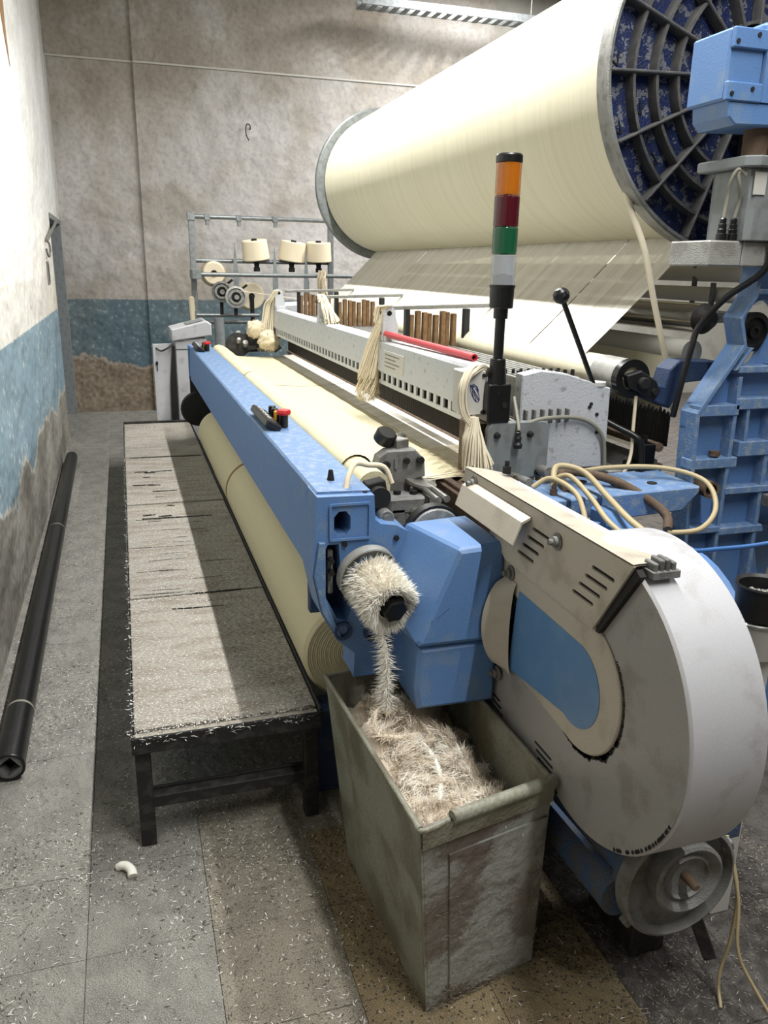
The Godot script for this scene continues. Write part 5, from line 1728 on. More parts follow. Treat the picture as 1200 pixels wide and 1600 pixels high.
# ------------------------------------------------------------------ bin and waste
func build_bin():
	var t := thing("waste_bin", "dirty pale grey-green plastic bin full of fringe waste", "bin", Vector3(0.7, 0, -1.66))
	# corners: far-left, near-left, near-right, far-right; top and bottom
	var top := [Vector3(0.478, 0.53, -2.02), Vector3(0.522, 0.515, -1.345), Vector3(0.878, 0.515, -1.42), Vector3(0.845, 0.53, -2.07)]
	var bot := [Vector3(0.515, 0.004, -1.90), Vector3(0.555, 0.004, -1.35), Vector3(0.858, 0.004, -1.412), Vector3(0.825, 0.004, -1.95)]
	var c := Vector3(0.7, 0, -1.7)
	var wall := func(i: int, b: B, y0: float, y1: float, th: float):
		var j := (i + 1) % 4
		var nrm: Vector3 = (top[j] - top[i]).cross(Vector3.UP).normalized()
		if nrm.dot(c - top[i]) < 0: nrm = -nrm
		var P := []
		for q in [[0.0, 0.0], [1.0, 0.0], [1.0, 1.0], [0.0, 1.0]]:
			var u: float = q[0]
			var v: float = lerpf(y0, y1, q[1])
			P.append((bot[i] as Vector3).lerp(bot[j], u).lerp((top[i] as Vector3).lerp(top[j], u), v))
		b.quad(P[0], P[3], P[2], P[1])
		b.quad(P[0] + nrm * th, P[1] + nrm * th, P[2] + nrm * th, P[3] + nrm * th)
		b.quad(P[3], P[3] + nrm * th, P[2] + nrm * th, P[2])
	var side := B.new()
	for i in [0, 2, 3]: wall.call(i, side, 0.0, 1.0, 0.006)
	side.quad(bot[0], bot[1], bot[2], bot[3])
	var pts: Array = [top[0], top[1]]
	obj("shell", side, M.bin, t)
	var e := B.new()
	wall.call(1, e, 0.0, 1.0, 0.006)
	# stiffening panel pressed proud on the near end
	var fr := func(u: float, v: float) -> Vector3: return (bot[1] as Vector3).lerp(bot[2], u).lerp((top[1] as Vector3).lerp(top[2], u), v)
	var out := Vector3(0.2, 0.03, 0.98).normalized() * 0.006
	obj("end_wall", e, M.bin_end, t, "near end wall with greyish stains and rubbed patches")
	e = B.new()
	var ring := [fr.call(0.20, 0.03), fr.call(0.96, 0.03), fr.call(0.98, 0.82), fr.call(0.20, 0.82)]
	e.quad(ring[0] + out, ring[3] + out, ring[2] + out, ring[1] + out)
	for k in 4: e.quad(ring[k] + out, ring[(k + 1) % 4] + out, ring[(k + 1) % 4], ring[k])
	obj("pressed_panel", e, M.bin_end, t)
	# rims
	var rim := B.new()
	rim.tube([top[0], top[1]], 0.007, 10)
	rim.tube([top[0], top[3]], 0.007, 10)
	rim.tube([top[3], top[2]], 0.007, 10)
	rim.tube(smooth([top[1] + Vector3(-0.002, 0, -0.02), top[1] + Vector3(0.006, -0.004, 0.004), top[1].lerp(top[2], 0.2) + Vector3(0, 0.0, 0.004)]), 0.007, 10)
	obj("rim", rim, M.bin, t)
	rim = B.new()
	var ra: Vector3 = top[1].lerp(top[2], 0.22) + Vector3(0, 0.004, 0.006)
	var rb: Vector3 = top[2] + Vector3(0.0, 0.004, 0.006)
	rim.tube([ra, ra.lerp(rb, 0.5), rb], 0.016, 14)
	obj("grip_roll", rim, M.bin, t)
	rim = B.new()
	var q0: Vector3 = fr.call(0.0, 0.90) + out * 1.5
	var q1: Vector3 = fr.call(1.0, 0.90) + out * 1.5
	var q2: Vector3 = fr.call(1.0, 1.0) + out * 2.0
	var q3: Vector3 = fr.call(0.0, 1.0) + out * 2.0
	rim.quad(q0, q3, q2, q1)
	rim.quad(q0, q1, q1 - out * 1.5, q0 - out * 1.5)
	obj("rim_skirt", rim, M.bin, t)
	# lint stuck on the outside of the near wall
	var lb := B.new()
	for i in 900:
		var v := pow(rng.randf(), 2.2) * 0.6
		var u := rng.randf()
		if rng.randf() > 0.3 + u * 0.6 and v > 0.08: continue
		var p: Vector3 = fr.call(u, v) + out * 1.3
		var a := rng.randf() * TAU
		lb.fibre(p, Vector3(cos(a), sin(a) - 0.3, 0.15).normalized(), rng.randf_range(0.006, 0.018), 0.0008, Vector3(rng.randf_range(-0.4, 0.4), -0.4, 0.1))
	var lo := obj("lint", lb, M.lint2, t)
	lo.set_meta("kind", "stuff")
	# --- heap of fringe waste
	var heap := B.new()
	var hn := FastNoiseLite.new(); hn.seed = 4; hn.frequency = 9.0; hn.fractal_octaves = 3
	var hy := func(x: float, z: float) -> float:
		return 0.435 + hn.get_noise_2d(x, z) * 0.06 + 0.085 * exp(-pow((x - 0.60) / 0.09, 2) - pow((z + 1.80) / 0.13, 2)) + 0.03 * exp(-pow((x - 0.60) / 0.12, 2) - pow((z + 1.48) / 0.1, 2)) - 0.55 * maxf(0, x - 0.73) - 0.1 * maxf(0.0, -1.9 - z)
	heap.surf(28, 40, func(u: float, v: float):
		var z := lerpf(-1.99, -1.385 - 0.055 * u, v)
		var x := lerpf(lerpf(0.503, 0.540, v), 0.835, u)
		return Vector3(x, hy.call(x, z), z))
	var hp := solo("fringe_waste_heap", heap, M.fluff3, Vector3(0.68, 0.3, -1.68), "fluffy cream heap of cut fringe waste inside the bin", "textile waste")
	hp.set_meta("kind", "stuff")
	var f1 := B.new(); var f2 := B.new(); var f3 := B.new()
	var dn := FastNoiseLite.new(); dn.seed = 8; dn.frequency = 5.0
	for c2 in 520:
		# tufts: each a short comb of fibres lying in one direction
		var cx := rng.randf_range(0.56, 0.82)
		var cz := rng.randf_range(-1.96, -1.425)
		var a0 := dn.get_noise_2d(cx, cz) * 9.0 + rng.randf_range(-0.8, 0.8)
		var lift := rng.randf_range(0.0, 0.022)
		var bb: B = [f1, f2, f2, f3, f3][rng.randi() % 5]
		for i in 60:
			var x := cx + rng.randfn(0.0, 0.016)
			var z := cz + rng.randfn(0.0, 0.016)
			var p := Vector3(x, hy.call(x, z) - 0.004 + lift * rng.randf(), z)
			var a := a0 + rng.randf_range(-0.9, 0.9)
			var d := Vector3(cos(a), rng.randf_range(0.1, 0.7), sin(a)).normalized()
			if cx < 0.61: d.x = absf(d.x)
			if cz > -1.48: d.z = -absf(d.z)
			var cc := Vector3(cos(a + 1.0) * 0.6, -0.7, sin(a + 1.0) * 0.6) * rng.randf_range(0.1, 0.4)
			bb.fibre(p, d, rng.randf_range(0.015, 0.04), rng.randf_range(0.0005, 0.0011), cc, 3)
	# bright strips of fringe lying on the heap and falling from the spool
	fringe(f1, smooth([Vector3(0.575, 0.775, -1.84), Vector3(0.592, 0.70, -1.825), Vector3(0.598, 0.63, -1.82), Vector3(0.597, 0.57, -1.82), Vector3(0.60, 0.53, -1.81)], 10), 1500, 0.036)
	fringe(f1, smooth([Vector3(0.65, 0.49, -1.70), Vector3(0.665, 0.475, -1.63), Vector3(0.655, 0.465, -1.56), Vector3(0.63, 0.475, -1.50), Vector3(0.61, 0.465, -1.46)], 10), 700, 0.022)
	fringe(f2, smooth([Vector3(0.59, 0.52, -1.80), Vector3(0.64, 0.51, -1.82), Vector3(0.68, 0.485, -1.79), Vector3(0.70, 0.465, -1.73), Vector3(0.65, 0.485, -1.70)], 10), 600, 0.028)
	fringe(f2, smooth([Vector3(0.60, 0.53, -1.82), Vector3(0.56, 0.52, -1.80), Vector3(0.55, 0.50, -1.74), Vector3(0.60, 0.50, -1.71), Vector3(0.66, 0.48, -1.74)], 10), 600, 0.028)
	obj("fringe_white", f1, M.fluff, hp).set_meta("kind", "stuff")
	obj("fringe_cream", f2, M.fluff2, hp).set_meta("kind", "stuff")
	obj("fringe_tan", f3, M.fluff3, hp).set_meta("kind", "stuff")
	# --- fluffy waste wound on the black spool
	var sp := thing("fringe_waste_roll", "fluffy white fringe waste wound round a black spool", "textile waste", Vector3(0.6, 0.74, -1.86))
	var ax := (Vector3(0.610, 0.812, -1.79) - Vector3(0.578, 0.862, -1.97)).normalized()
	var s0 := Vector3(0.578, 0.862, -1.97)
	var wb := B.new()
	wb.lathe([Vector2(0.036, 0.03), Vector2(0.055, 0.035), Vector2(0.062, 0.06), Vector2(0.062, 0.13), Vector2(0.055, 0.16), Vector2(0.037, 0.165)], s0, ax, 28)
	obj("wound_core", wb, M.fluff2, sp)
	wb = B.new()
	var fr2 := B.frame(ax)
	for i in 9000:
		var a := rng.randf() * TAU
		var h := rng.randf_range(0.03, 0.165)
		var e2 := fr2.x * cos(a) + fr2.y * sin(a)
		var rad := 0.055
		if rng.randf() < 0.3:
			h = 0.16
			rad = rng.randf_range(0.037, 0.056)
		var p := s0 + ax * h + e2 * rad
		var dd := (e2 * rng.randf_range(0.6, 1.0) + ax * rng.randf_range(-0.25, 0.55) + fr2.x * rng.randf_range(-0.3, 0.3) + fr2.y * rng.randf_range(-0.3, 0.3)).normalized()
		if h == 0.16: dd = (dd * 0.8 + ax * 0.6).normalized()
		wb.fibre(p, dd, rng.randf_range(0.02, 0.036), 0.0012, Vector3(rng.randf_range(-0.15, 0.15), -0.15, rng.randf_range(-0.15, 0.15)), 2)
	obj("fringe", wb, M.fluff, sp).set_meta("kind", "stuff")

func fringe(b: B, path: Array, n: int, l: float):
	b.tube(path, 0.007, 6)
	for i in n:
		var k := rng.randi() % (path.size() - 1)
		var p: Vector3 = path[k].lerp(path[k + 1], rng.randf())
		var t: Vector3 = (path[k + 1] - path[k]).normalized()
		var d := Vector3(rng.randf_range(-1, 1), rng.randf_range(-0.5, 1), rng.randf_range(-1, 1))
		d = (d - t * d.dot(t) * 0.8).normalized()
		if rng.randf() < 0.6: d = (d + Vector3(-0.9, 0.1, 0)).normalized()
		b.fibre(p, d, l * rng.randf_range(0.5, 1.1), 0.0011, Vector3(rng.randf_range(-0.3, 0.3), -0.2, rng.randf_range(-0.3, 0.3)), 2)

# ------------------------------------------------------------------ far end
func build_creel():
	var z := -8.0
	var t := thing("yarn_creel", "galvanised pipe creel frame standing at the far loom end", "yarn rack", Vector3(1.3, 0, z))
	var b: B
	for x in [0.655, 1.965]:
		b = B.new()
		b.span(Vector3(x - 0.025, 0.0, z - 0.025), Vector3(x + 0.025, 2.10, z + 0.025), 0.003)
		obj("post", b, M.galv, t)
		b = B.new()
		b.span(Vector3(x - 0.035, 2.04, z - 0.035), Vector3(x + 0.035, 2.115, z + 0.035), 0.003)
		obj("corner_clamp", b, M.galv, t)
	for q in [[2.075, 0.0, 0.66, 1.96], [1.69, -0.03, 0.66, 1.96], [1.57, 0.28, 0.64, 2.25], [1.20, 0.05, 0.66, 1.25], [1.13, -0.05, 0.66, 1.5]]:
		b = B.new()
		b.cyl(Vector3(q[2], q[0], z + q[1]), Vector3(q[3], q[0], z + q[1]), 0.019, 12)
		obj("cross_pipe", b, M.galv, t)
	for x in [0.80, 1.09, 1.43]:
		b = B.new()
		b.span(Vector3(x - 0.025, 2.045, z - 0.03), Vector3(x + 0.025, 2.10, z + 0.03), 0.004)
		b.cyl(Vector3(x, 2.0, z + 0.01), Vector3(x, 2.05, z + 0.01), 0.018, 10)
		obj("pipe_clamp", b, M.galv, t)
	for x in [0.66]:
		b = B.new()
		b.span(Vector3(x - 0.04, 1.53, z + 0.0), Vector3(x + 0.04, 1.61, z + 0.30), 0.003)
		b.span(Vector3(x - 0.035, 1.1, z - 0.035), Vector3(x + 0.035, 1.24, z + 0.06), 0.003)
		obj("corner_clamp", b, M.galv, t)
	for q in [[1.03, 1.86], [1.40, 1.82], [1.70, 1.80]]:
		b = B.new()
		b.prism(PackedVector2Array([Vector2(q[0] - 0.006, q[1] - 0.02), Vector2(q[0], q[1]), Vector2(q[0] + 0.03, q[1] - 0.30), Vector2(q[0] + 0.03, q[1] - 0.55), Vector2(q[0] - 0.022, q[1] - 0.55), Vector2(q[0] - 0.022, q[1] - 0.30)]), z + 0.10, z + 0.105)
		obj("separator_fin", b, M.grey_paint, t)
	# yarn cones on pegs
	var cl := ["cream yarn cone standing leftmost on the rear creel pipe", "tilted cream yarn cone in the middle of the creel pipe", "cream yarn cone beside the big beam flange on the creel"]
	var i := 0
	for q in [[1.245, 1.705, 0.12], [1.58, 1.70, -0.12], [1.845, 1.70, 0.02]]:
		cone(Vector3(q[0], q[1], z + 0.0), Vector3(sin(q[2]) * -1.0, 1, 0.10), 0.126, 0.118, 0.18, cl[i])
		i += 1
		b = B.new()
		b.cyl(Vector3(q[0], 1.64, z + 0.01), Vector3(q[0], 1.705, z + 0.005), 0.022, 10, 0.03)
		b.cyl(Vector3(q[0], 1.60, z + 0.01), Vector3(q[0], 1.64, z + 0.01), 0.03, 10)
		obj("cone_holder", b, M.dark, t)
	cone(Vector3(0.845, 1.575, z - 0.08), Vector3(-0.06, 0.02, 1), 0.122, 0.10, 0.16, "round cream yarn cone facing forward at the left creel post")
	cone(Vector3(1.20, 1.36, z - 0.3), Vector3(0.05, 0.05, 1), 0.135, 0.125, 0.18, "low cream yarn cone with grey end behind the loom")
	b = B.new()
	b.cyl(Vector3(1.20, 1.36, z - 0.32), Vector3(1.20, 1.36, z - 0.05), 0.02, 10)
	b.cyl(Vector3(1.20, 1.13, z - 0.05), Vector3(1.20, 1.38, z - 0.05), 0.02, 10)
	obj("cone_holder", b, M.dark, t)
	# weft feeders: finned wheels
	var fl := ["round weft feeder wheel nearer the loom below the creel", "dark weft feeder wheel behind, under the forward facing cone"]
	var k := 0
	for q in [[1.00, 1.375, 0.32, 0.098], [0.895, 1.415, 0.12, 0.095]]:
		var p := Vector3(q[0], q[1], z + q[2])
		var f := thing("weft_feeder", fl[k], "yarn feeder", p, "weft feeders")
		b = B.new()
		b.lathe([Vector2(0, -0.16), Vector2(0.07, -0.15), Vector2(q[3], -0.02), Vector2(q[3], 0.02), Vector2(q[3] - 0.018, 0.025), Vector2(q[3] - 0.022, 0.0), Vector2(0, 0.0)], p, Vector3(-0.1, 0.05, 1), 32)
		obj("body", b, M.alu if k == 0 else M.cast, f)
		b = B.new()
		b.lathe([Vector2(0.045, 0.0), Vector2(0.066, 0.0), Vector2(0.066, 0.02), Vector2(0.045, 0.02)], p, Vector3(-0.1, 0.05, 1), 28)
		b.cyl(p, p + Vector3(0, 0, 0.05), 0.022, 14)
		obj("ring", b, M.steel, f)
		b = B.new()
		b.lathe([Vector2(0.0, 0.004), Vector2(0.044, 0.004), Vector2(0.044, 0.008), Vector2(0.0, 0.008)], p, Vector3(-0.1, 0.05, 1), 28)
		obj("brush", b, M.dark, f)
		b = B.new()
		b.bar(p + Vector3(0.05, 0.07, 0), p + Vector3(0.10, 0.11, 0.02), 0.02, 0.02)
		obj("yarn_arm", b, M.dark, f)
		b = B.new()
		b.bar(p + Vector3(0, -0.05, -0.05), Vector3(p.x, 1.21, p.z - 0.05), 0.03, 0.03)
		obj("arm", b, M.dark, f)
		k += 1
	b = B.new()
	b.cyl(Vector3(0.84, 0.5, z + 0.3), Vector3(0.84, 1.19, z + 0.3), 0.045, 14)
	obj("feeder_stand", b, M.grey_paint, t)
	b = B.new()
	b.tube(smooth([Vector3(1.04, 1.43, z + 0.35), Vector3(1.3, 1.40, z + 0.6), Vector3(1.5, 1.38, z + 0.9)]), 0.003, 5)
	obj("weft_yarn", b, M.skein, t)
	# white block at the far end of the top beam
	b = B.new()
	b.prism(PackedVector2Array([Vector2(1.22, 1.15), Vector2(1.22, 1.34), Vector2(1.55, 1.36), Vector2(1.55, 1.15)]), -7.3, -6.75, Transform3D(), 0.004)
	solo("end_housing", b, M.beam_white, Vector3(1.4, 1.15, -7.0), "white painted housing block behind the far end of the white beam", "machine part")
	# small rag of waste caught on the creel foot
	b = B.new()
	b.box(Vector3(0.625, 1.25, z + 0.04), Vector3(0.05, 0.24, 0.05), Basis(Vector3(0, 0, 1), 0.05), 0.012)
	solo("yarn_bobbin", b, M.skein2, Vector3(0.625, 1.14, z + 0.04), "small cream bobbin of yarn tied to the left creel post", "bobbin")

func cone(p: Vector3, d: Vector3, r0: float, r1: float, h: float, label: String):
	var t := thing("yarn_cone", label, "yarn cone", p, "yarn cones on the creel")
	var b := B.new()
	b.lathe([Vector2(0.035, 0.004), Vector2(r0 - 0.008, 0), Vector2(r0, 0.008), Vector2(r1, h - 0.008), Vector2(r1 - 0.008, h), Vector2(0.03, h - 0.004)], p, d, 36)
	obj("wound_yarn", b, M.skein2, t)
	b = B.new()
	b.lathe([Vector2(0.0, -0.01), Vector2(0.036, -0.01), Vector2(0.026, h + 0.012), Vector2(0.018, h + 0.012), Vector2(0.016, h - 0.02), Vector2(0, h - 0.02)], p, d, 20)
	obj("core", b, M.dark, t)

func build_cabinet():
	var t := thing("control_cabinet", "white control cabinet with a sloping top at the far loom end", "cabinet", Vector3(0.54, 0, -7.2))
	var b := B.new()
	b.span(Vector3(0.40, 0.0, -7.45), Vector3(0.66, 1.06, -7.05), 0.006)
	obj("body", b, M.white, t)
	b = B.new()
	b.prism(PackedVector2Array([Vector2(0.375, 1.04), Vector2(0.372, 1.135), Vector2(0.66, 1.205), Vector2(0.70, 1.18), Vector2(0.70, 1.085)]), -7.48, -7.02, Transform3D(), 0.008)
	obj("sloping_top", b, M.white, t)
	b = B.new()
	b.prism(PackedVector2Array([Vector2(0.50, 1.171), Vector2(0.64, 1.205), Vector2(0.64, 1.208), Vector2(0.50, 1.174)]), -7.35, -7.1)
	obj("display", b, M.grey_paint, t)
	b = B.new()
	b.span(Vector3(0.402, 0.97, -7.052), Vector3(0.66, 0.975, -7.045), 0)
	obj("panel_seam", b, M.dark, t)
	var d := thing("cabinet_door_panel", "open white cabinet door with a black cable, beside the sloping top cabinet", "door panel", Vector3(0.3, 0, -7.15))
	b = B.new()
	b.bar(Vector3(0.22, 0.52, -7.03), Vector3(0.385, 0.52, -7.10), 0.012, 1.0, 0.003)
	b.span(Vector3(0.215, 0.02, -7.05), Vector3(0.235, 1.02, -7.01), 0.002)
	obj("panel", b, M.white, d)
	b = B.new()
	b.prism(PackedVector2Array([Vector2(0.33, 0.05), Vector2(0.345, 0.70), Vector2(0.375, 1.0), Vector2(0.395, 1.0), Vector2(0.395, 0.05)]), -7.075, -7.045)
	obj("dark_gap", b, M.dark, d)
	b = B.new()
	b.tube(smooth([Vector3(0.24, 0.99, -7.02), Vector3(0.28, 0.965, -7.01), Vector3(0.33, 0.985, -7.01), Vector3(0.385, 1.02, -7.03)]), 0.008, 6)
	b.span(Vector3(0.232, 0.85, -7.02), Vector3(0.25, 0.88, -6.995))
	b.span(Vector3(0.24, 0.80, -7.02), Vector3(0.246, 0.86, -7.0))
	obj("cable_and_latch", b, M.plastic_black, d)

func build_floor_pipe():
	var a := Vector3(-0.466, 0.05, -2.56)
	var e := Vector3(-0.508, 0.05, -7.28)
	var t := thing("floor_pipe", "long black round tube lying on the floor along the left wall", "pipe", Vector3(-0.49, 0, -4.9))
	var b := B.new()
	var l := a.distance_to(e)
	b.lathe([Vector2(0.0, 0.07), Vector2(0.043, 0.07), Vector2(0.043, 0.0), Vector2(0.049, 0.0), Vector2(0.051, 0.004), Vector2(0.051, 0.012), Vector2(0.0485, 0.014), Vector2(0.0485, l - 0.05), Vector2(0.046, l - 0.05), Vector2(0.046, l), Vector2(0, l)], a, e - a, 36)
	obj("tube", b, M.pipe_black, t)
	b = B.new()
	var f := B.frame(e - a)
	var T := Transform3D(Basis(f.x, f.y, f.z), a)
	var sq := PackedVector2Array()
	for k in 4: sq.append(Vector2.from_angle(TAU * k / 4 + 0.15) * 0.036)
	b.holed(PackedVector2Array(arc(Vector2.ZERO, 0.0425, 0, 350, 35)), [sq], 0.006, 0.06, T)
	obj("square_socket", b, M.cast, t)
	b = B.new()
	b.lathe([Vector2(0.049, 0), Vector2(0.0492, 0.002), Vector2(0.0492, 0.012), Vector2(0.049, 0.014)], a + (e - a).normalized() * 0.36, e - a, 36)
	obj("worn_ring", b, M.cable_grey, t)
	b = B.new()
	b.lathe([Vector2(0.0487, 0), Vector2(0.0492, 0.002), Vector2(0.0492, 0.01), Vector2(0.0487, 0.012)], a + (e - a).normalized() * 2.6, e - a, 36)
	obj("joint_ring", b, M.cable_grey, t)

# ------------------------------------------------------------------ yarn bundles
func skein(t: Node3D, top: Vector3, mid: Vector3, bottom: Vector3, r0: float, r1: float, n: int, fuzz: int, m: Material):
	var b := B.new()
	for i in n:
		var a := rng.randf() * TAU
		var q := sqrt(rng.randf())
		var o0 := Vector3(cos(a), 0, sin(a)) * q * r0
		var o1 := Vector3(cos(a + 0.6), 0, sin(a + 0.6)) * q * lerpf(r0, r1, 0.55)
		var o2 := Vector3(cos(a + 1.1), 0, sin(a + 1.1)) * q * r1 + Vector3(0, rng.randf_range(-0.012, 0.02), 0)
		b.tube(smooth([top + o0, top.lerp(mid, 0.55) + o0.lerp(o1, 0.5), mid + o1, bottom + o2], 3), 0.0035, 4, 0.0025)
	obj("strands", b, m, t).set_meta("kind", "stuff")
	if fuzz > 0:
		b = B.new()
		for i in fuzz:
			var d := Vector3(rng.randf_range(-1, 1), rng.randf_range(-1, 0.7), rng.randf_range(-1, 1)).normalized()
			b.fibre(bottom + d * r1 * 0.7 + Vector3(0, 0.01, 0), (d + Vector3(0, -0.3, 0)).normalized(), rng.randf_range(0.01, 0.025), 0.0009, Vector3(rng.randf_range(-0.4, 0.4), -0.2, rng.randf_range(-0.4, 0.4)))
		obj("fuzzy_end", b, m, t).set_meta("kind", "stuff")

func ball(t: Node3D, c: Vector3, r: float, m: Material):
	var b := B.new()
	var n := FastNoiseLite.new(); n.seed = int(c.z * 100); n.frequency = 30.0
	b.surf(20, 14, func(u: float, v: float):
		var d := Vector3(cos(u * TAU) * sin(v * PI), cos(v * PI), sin(u * TAU) * sin(v * PI))
		var p: Vector3 = d * r * Vector3(1, 0.95, 1.0)
		return c + p * (1.0 + n.get_noise_3dv(p + c) * 0.5))
	for i in 700:
		var d := Vector3(rng.randf_range(-1, 1), rng.randf_range(-1, 1), rng.randf_range(-1, 1)).normalized()
		b.fibre(c + d * r * 0.95, (d + Vector3(rng.randf_range(-1, 1), rng.randf_range(-1, 1), rng.randf_range(-1, 1)) * 0.7).normalized(), 0.02, 0.0015, Vector3(0.2, -0.3, 0.1))
	obj("tuft", b, m, t)

func build_skeins():
	var t := thing("yarn_skein", "cream yarn bundle with fuzzy end on the middle white bracket", "yarn bundle", Vector3(1.04, 1.115, -3.44), "yarn bundles on the white beam")
	skein(t, Vector3(1.078, 1.493, -3.395), Vector3(1.042, 1.315, -3.46), Vector3(1.025, 1.18, -3.47), 0.016, 0.05, 110, 0, M.skein2)
	skein(t, Vector3(1.085, 1.5, -3.37), Vector3(1.055, 1.49, -3.41), Vector3(1.05, 1.435, -3.42), 0.014, 0.02, 40, 0, M.skein)
	skein(t, Vector3(1.035, 1.235, -3.47), Vector3(1.028, 1.175, -3.475), Vector3(1.022, 1.115, -3.48), 0.04, 0.058, 70, 900, M.skein2)
	t = thing("yarn_skein", "smooth cream yarn bundle hung over the post behind the middle bracket", "yarn bundle", Vector3(1.05, 1.312, -4.565), "yarn bundles on the white beam")
	skein(t, Vector3(1.08, 1.494, -4.585), Vector3(1.085, 1.432, -4.505), Vector3(1.1, 1.357, -4.435), 0.02, 0.042, 90, 0, M.skein)
	skein(t, Vector3(1.08, 1.494, -4.605), Vector3(1.07, 1.502, -4.575), Vector3(1.07, 1.462, -4.535), 0.02, 0.025, 40, 0, M.skein)
	t = thing("yarn_skein", "knotted cream yarn bundle with two tufts at the far beam end", "yarn bundle", Vector3(1.02, 1.11, -6.07), "yarn bundles on the white beam")
	skein(t, Vector3(1.07, 1.485, -6), Vector3(1.025, 1.37, -6.08), Vector3(1.01, 1.18, -6.08), 0.02, 0.05, 80, 0, M.skein)
	ball(t, Vector3(0.93, 1.205, -6.1), 0.065, M.skein2)
	ball(t, Vector3(1.015, 1.125, -6.05), 0.075, M.skein2)
	t = thing("yarn_skein", "long straight cream yarn bundle tied round the junction box", "yarn bundle", Vector3(1, 1.047, -2.31), "yarn bundles on the white beam")
	var b := B.new()
	for i in 34:
		var o := rng.randf_range(-0.012, 0.012)
		var e := rng.randf_range(-0.008, 0.008)
		b.tube(smooth([Vector3(1.08 + o, 1.332 + e, -2.33 + o), Vector3(1.05 + o, 1.362 + e, -2.31), Vector3(1.005 + o, 1.355 + e, -2.285 + o), Vector3(0.978 + o, 1.317, -2.28 + e), Vector3(0.974 + o, 1.267, -2.28 + e), Vector3(0.985 + o, 1.222, -2.278 + e), Vector3(1.012 + o, 1.187, -2.275 + e)], 4), 0.0028, 4)
	obj("tie", b, M.skein, t).set_meta("kind", "stuff")
	skein(t, Vector3(1.012, 1.212, -2.28), Vector3(1.016, 1.137, -2.275), Vector3(1.032, 1.052, -2.265), 0.016, 0.05, 170, 0, M.skein)
	# hanging tail far behind by the creel
	t = thing("yarn_skein", "cream yarn bundle knotted on the creel pipe beside the beam", "yarn bundle", Vector3(1.9, 1.4, -7.7), "yarn bundles on the white beam")
	skein(t, Vector3(1.81, 1.62, -7.70), Vector3(1.80, 1.53, -7.69), Vector3(1.82, 1.40, -7.69), 0.035, 0.05, 60, 0, M.skein2)
	skein(t, Vector3(1.82, 1.44, -7.69), Vector3(1.83, 1.36, -7.69), Vector3(1.84, 1.22, -7.69), 0.035, 0.03, 40, 0, M.skein2)
	# red tube lying on the beam
	b = B.new()
	b.lathe([Vector2(0.008, 0.02), Vector2(0.009, 0.0), Vector2(0.013, 0.0), Vector2(0.0135, 0.002), Vector2(0.0135, 0.93), Vector2(0.0, 0.932)], Vector3(1.128, 1.365, -2.55), Vector3(-0.054, 0.015, -0.87), 16)
	solo("red_tube", b, M.red_tube, Vector3(1.128, 1.352, -2.97), "thin red plastic tube lying on the white beam", "tube")
	# rod lying along the frames
	b = B.new()
	b.bar(Vector3(1.165, 1.357, -3.42), Vector3(1.165, 1.357, -2.62), 0.03, 0.006)
	solo("flat_steel_strip", b, M.steel, Vector3(1.165, 1.352, -2.97), "flat steel strip lying beside the red tube on the beam", "strip")

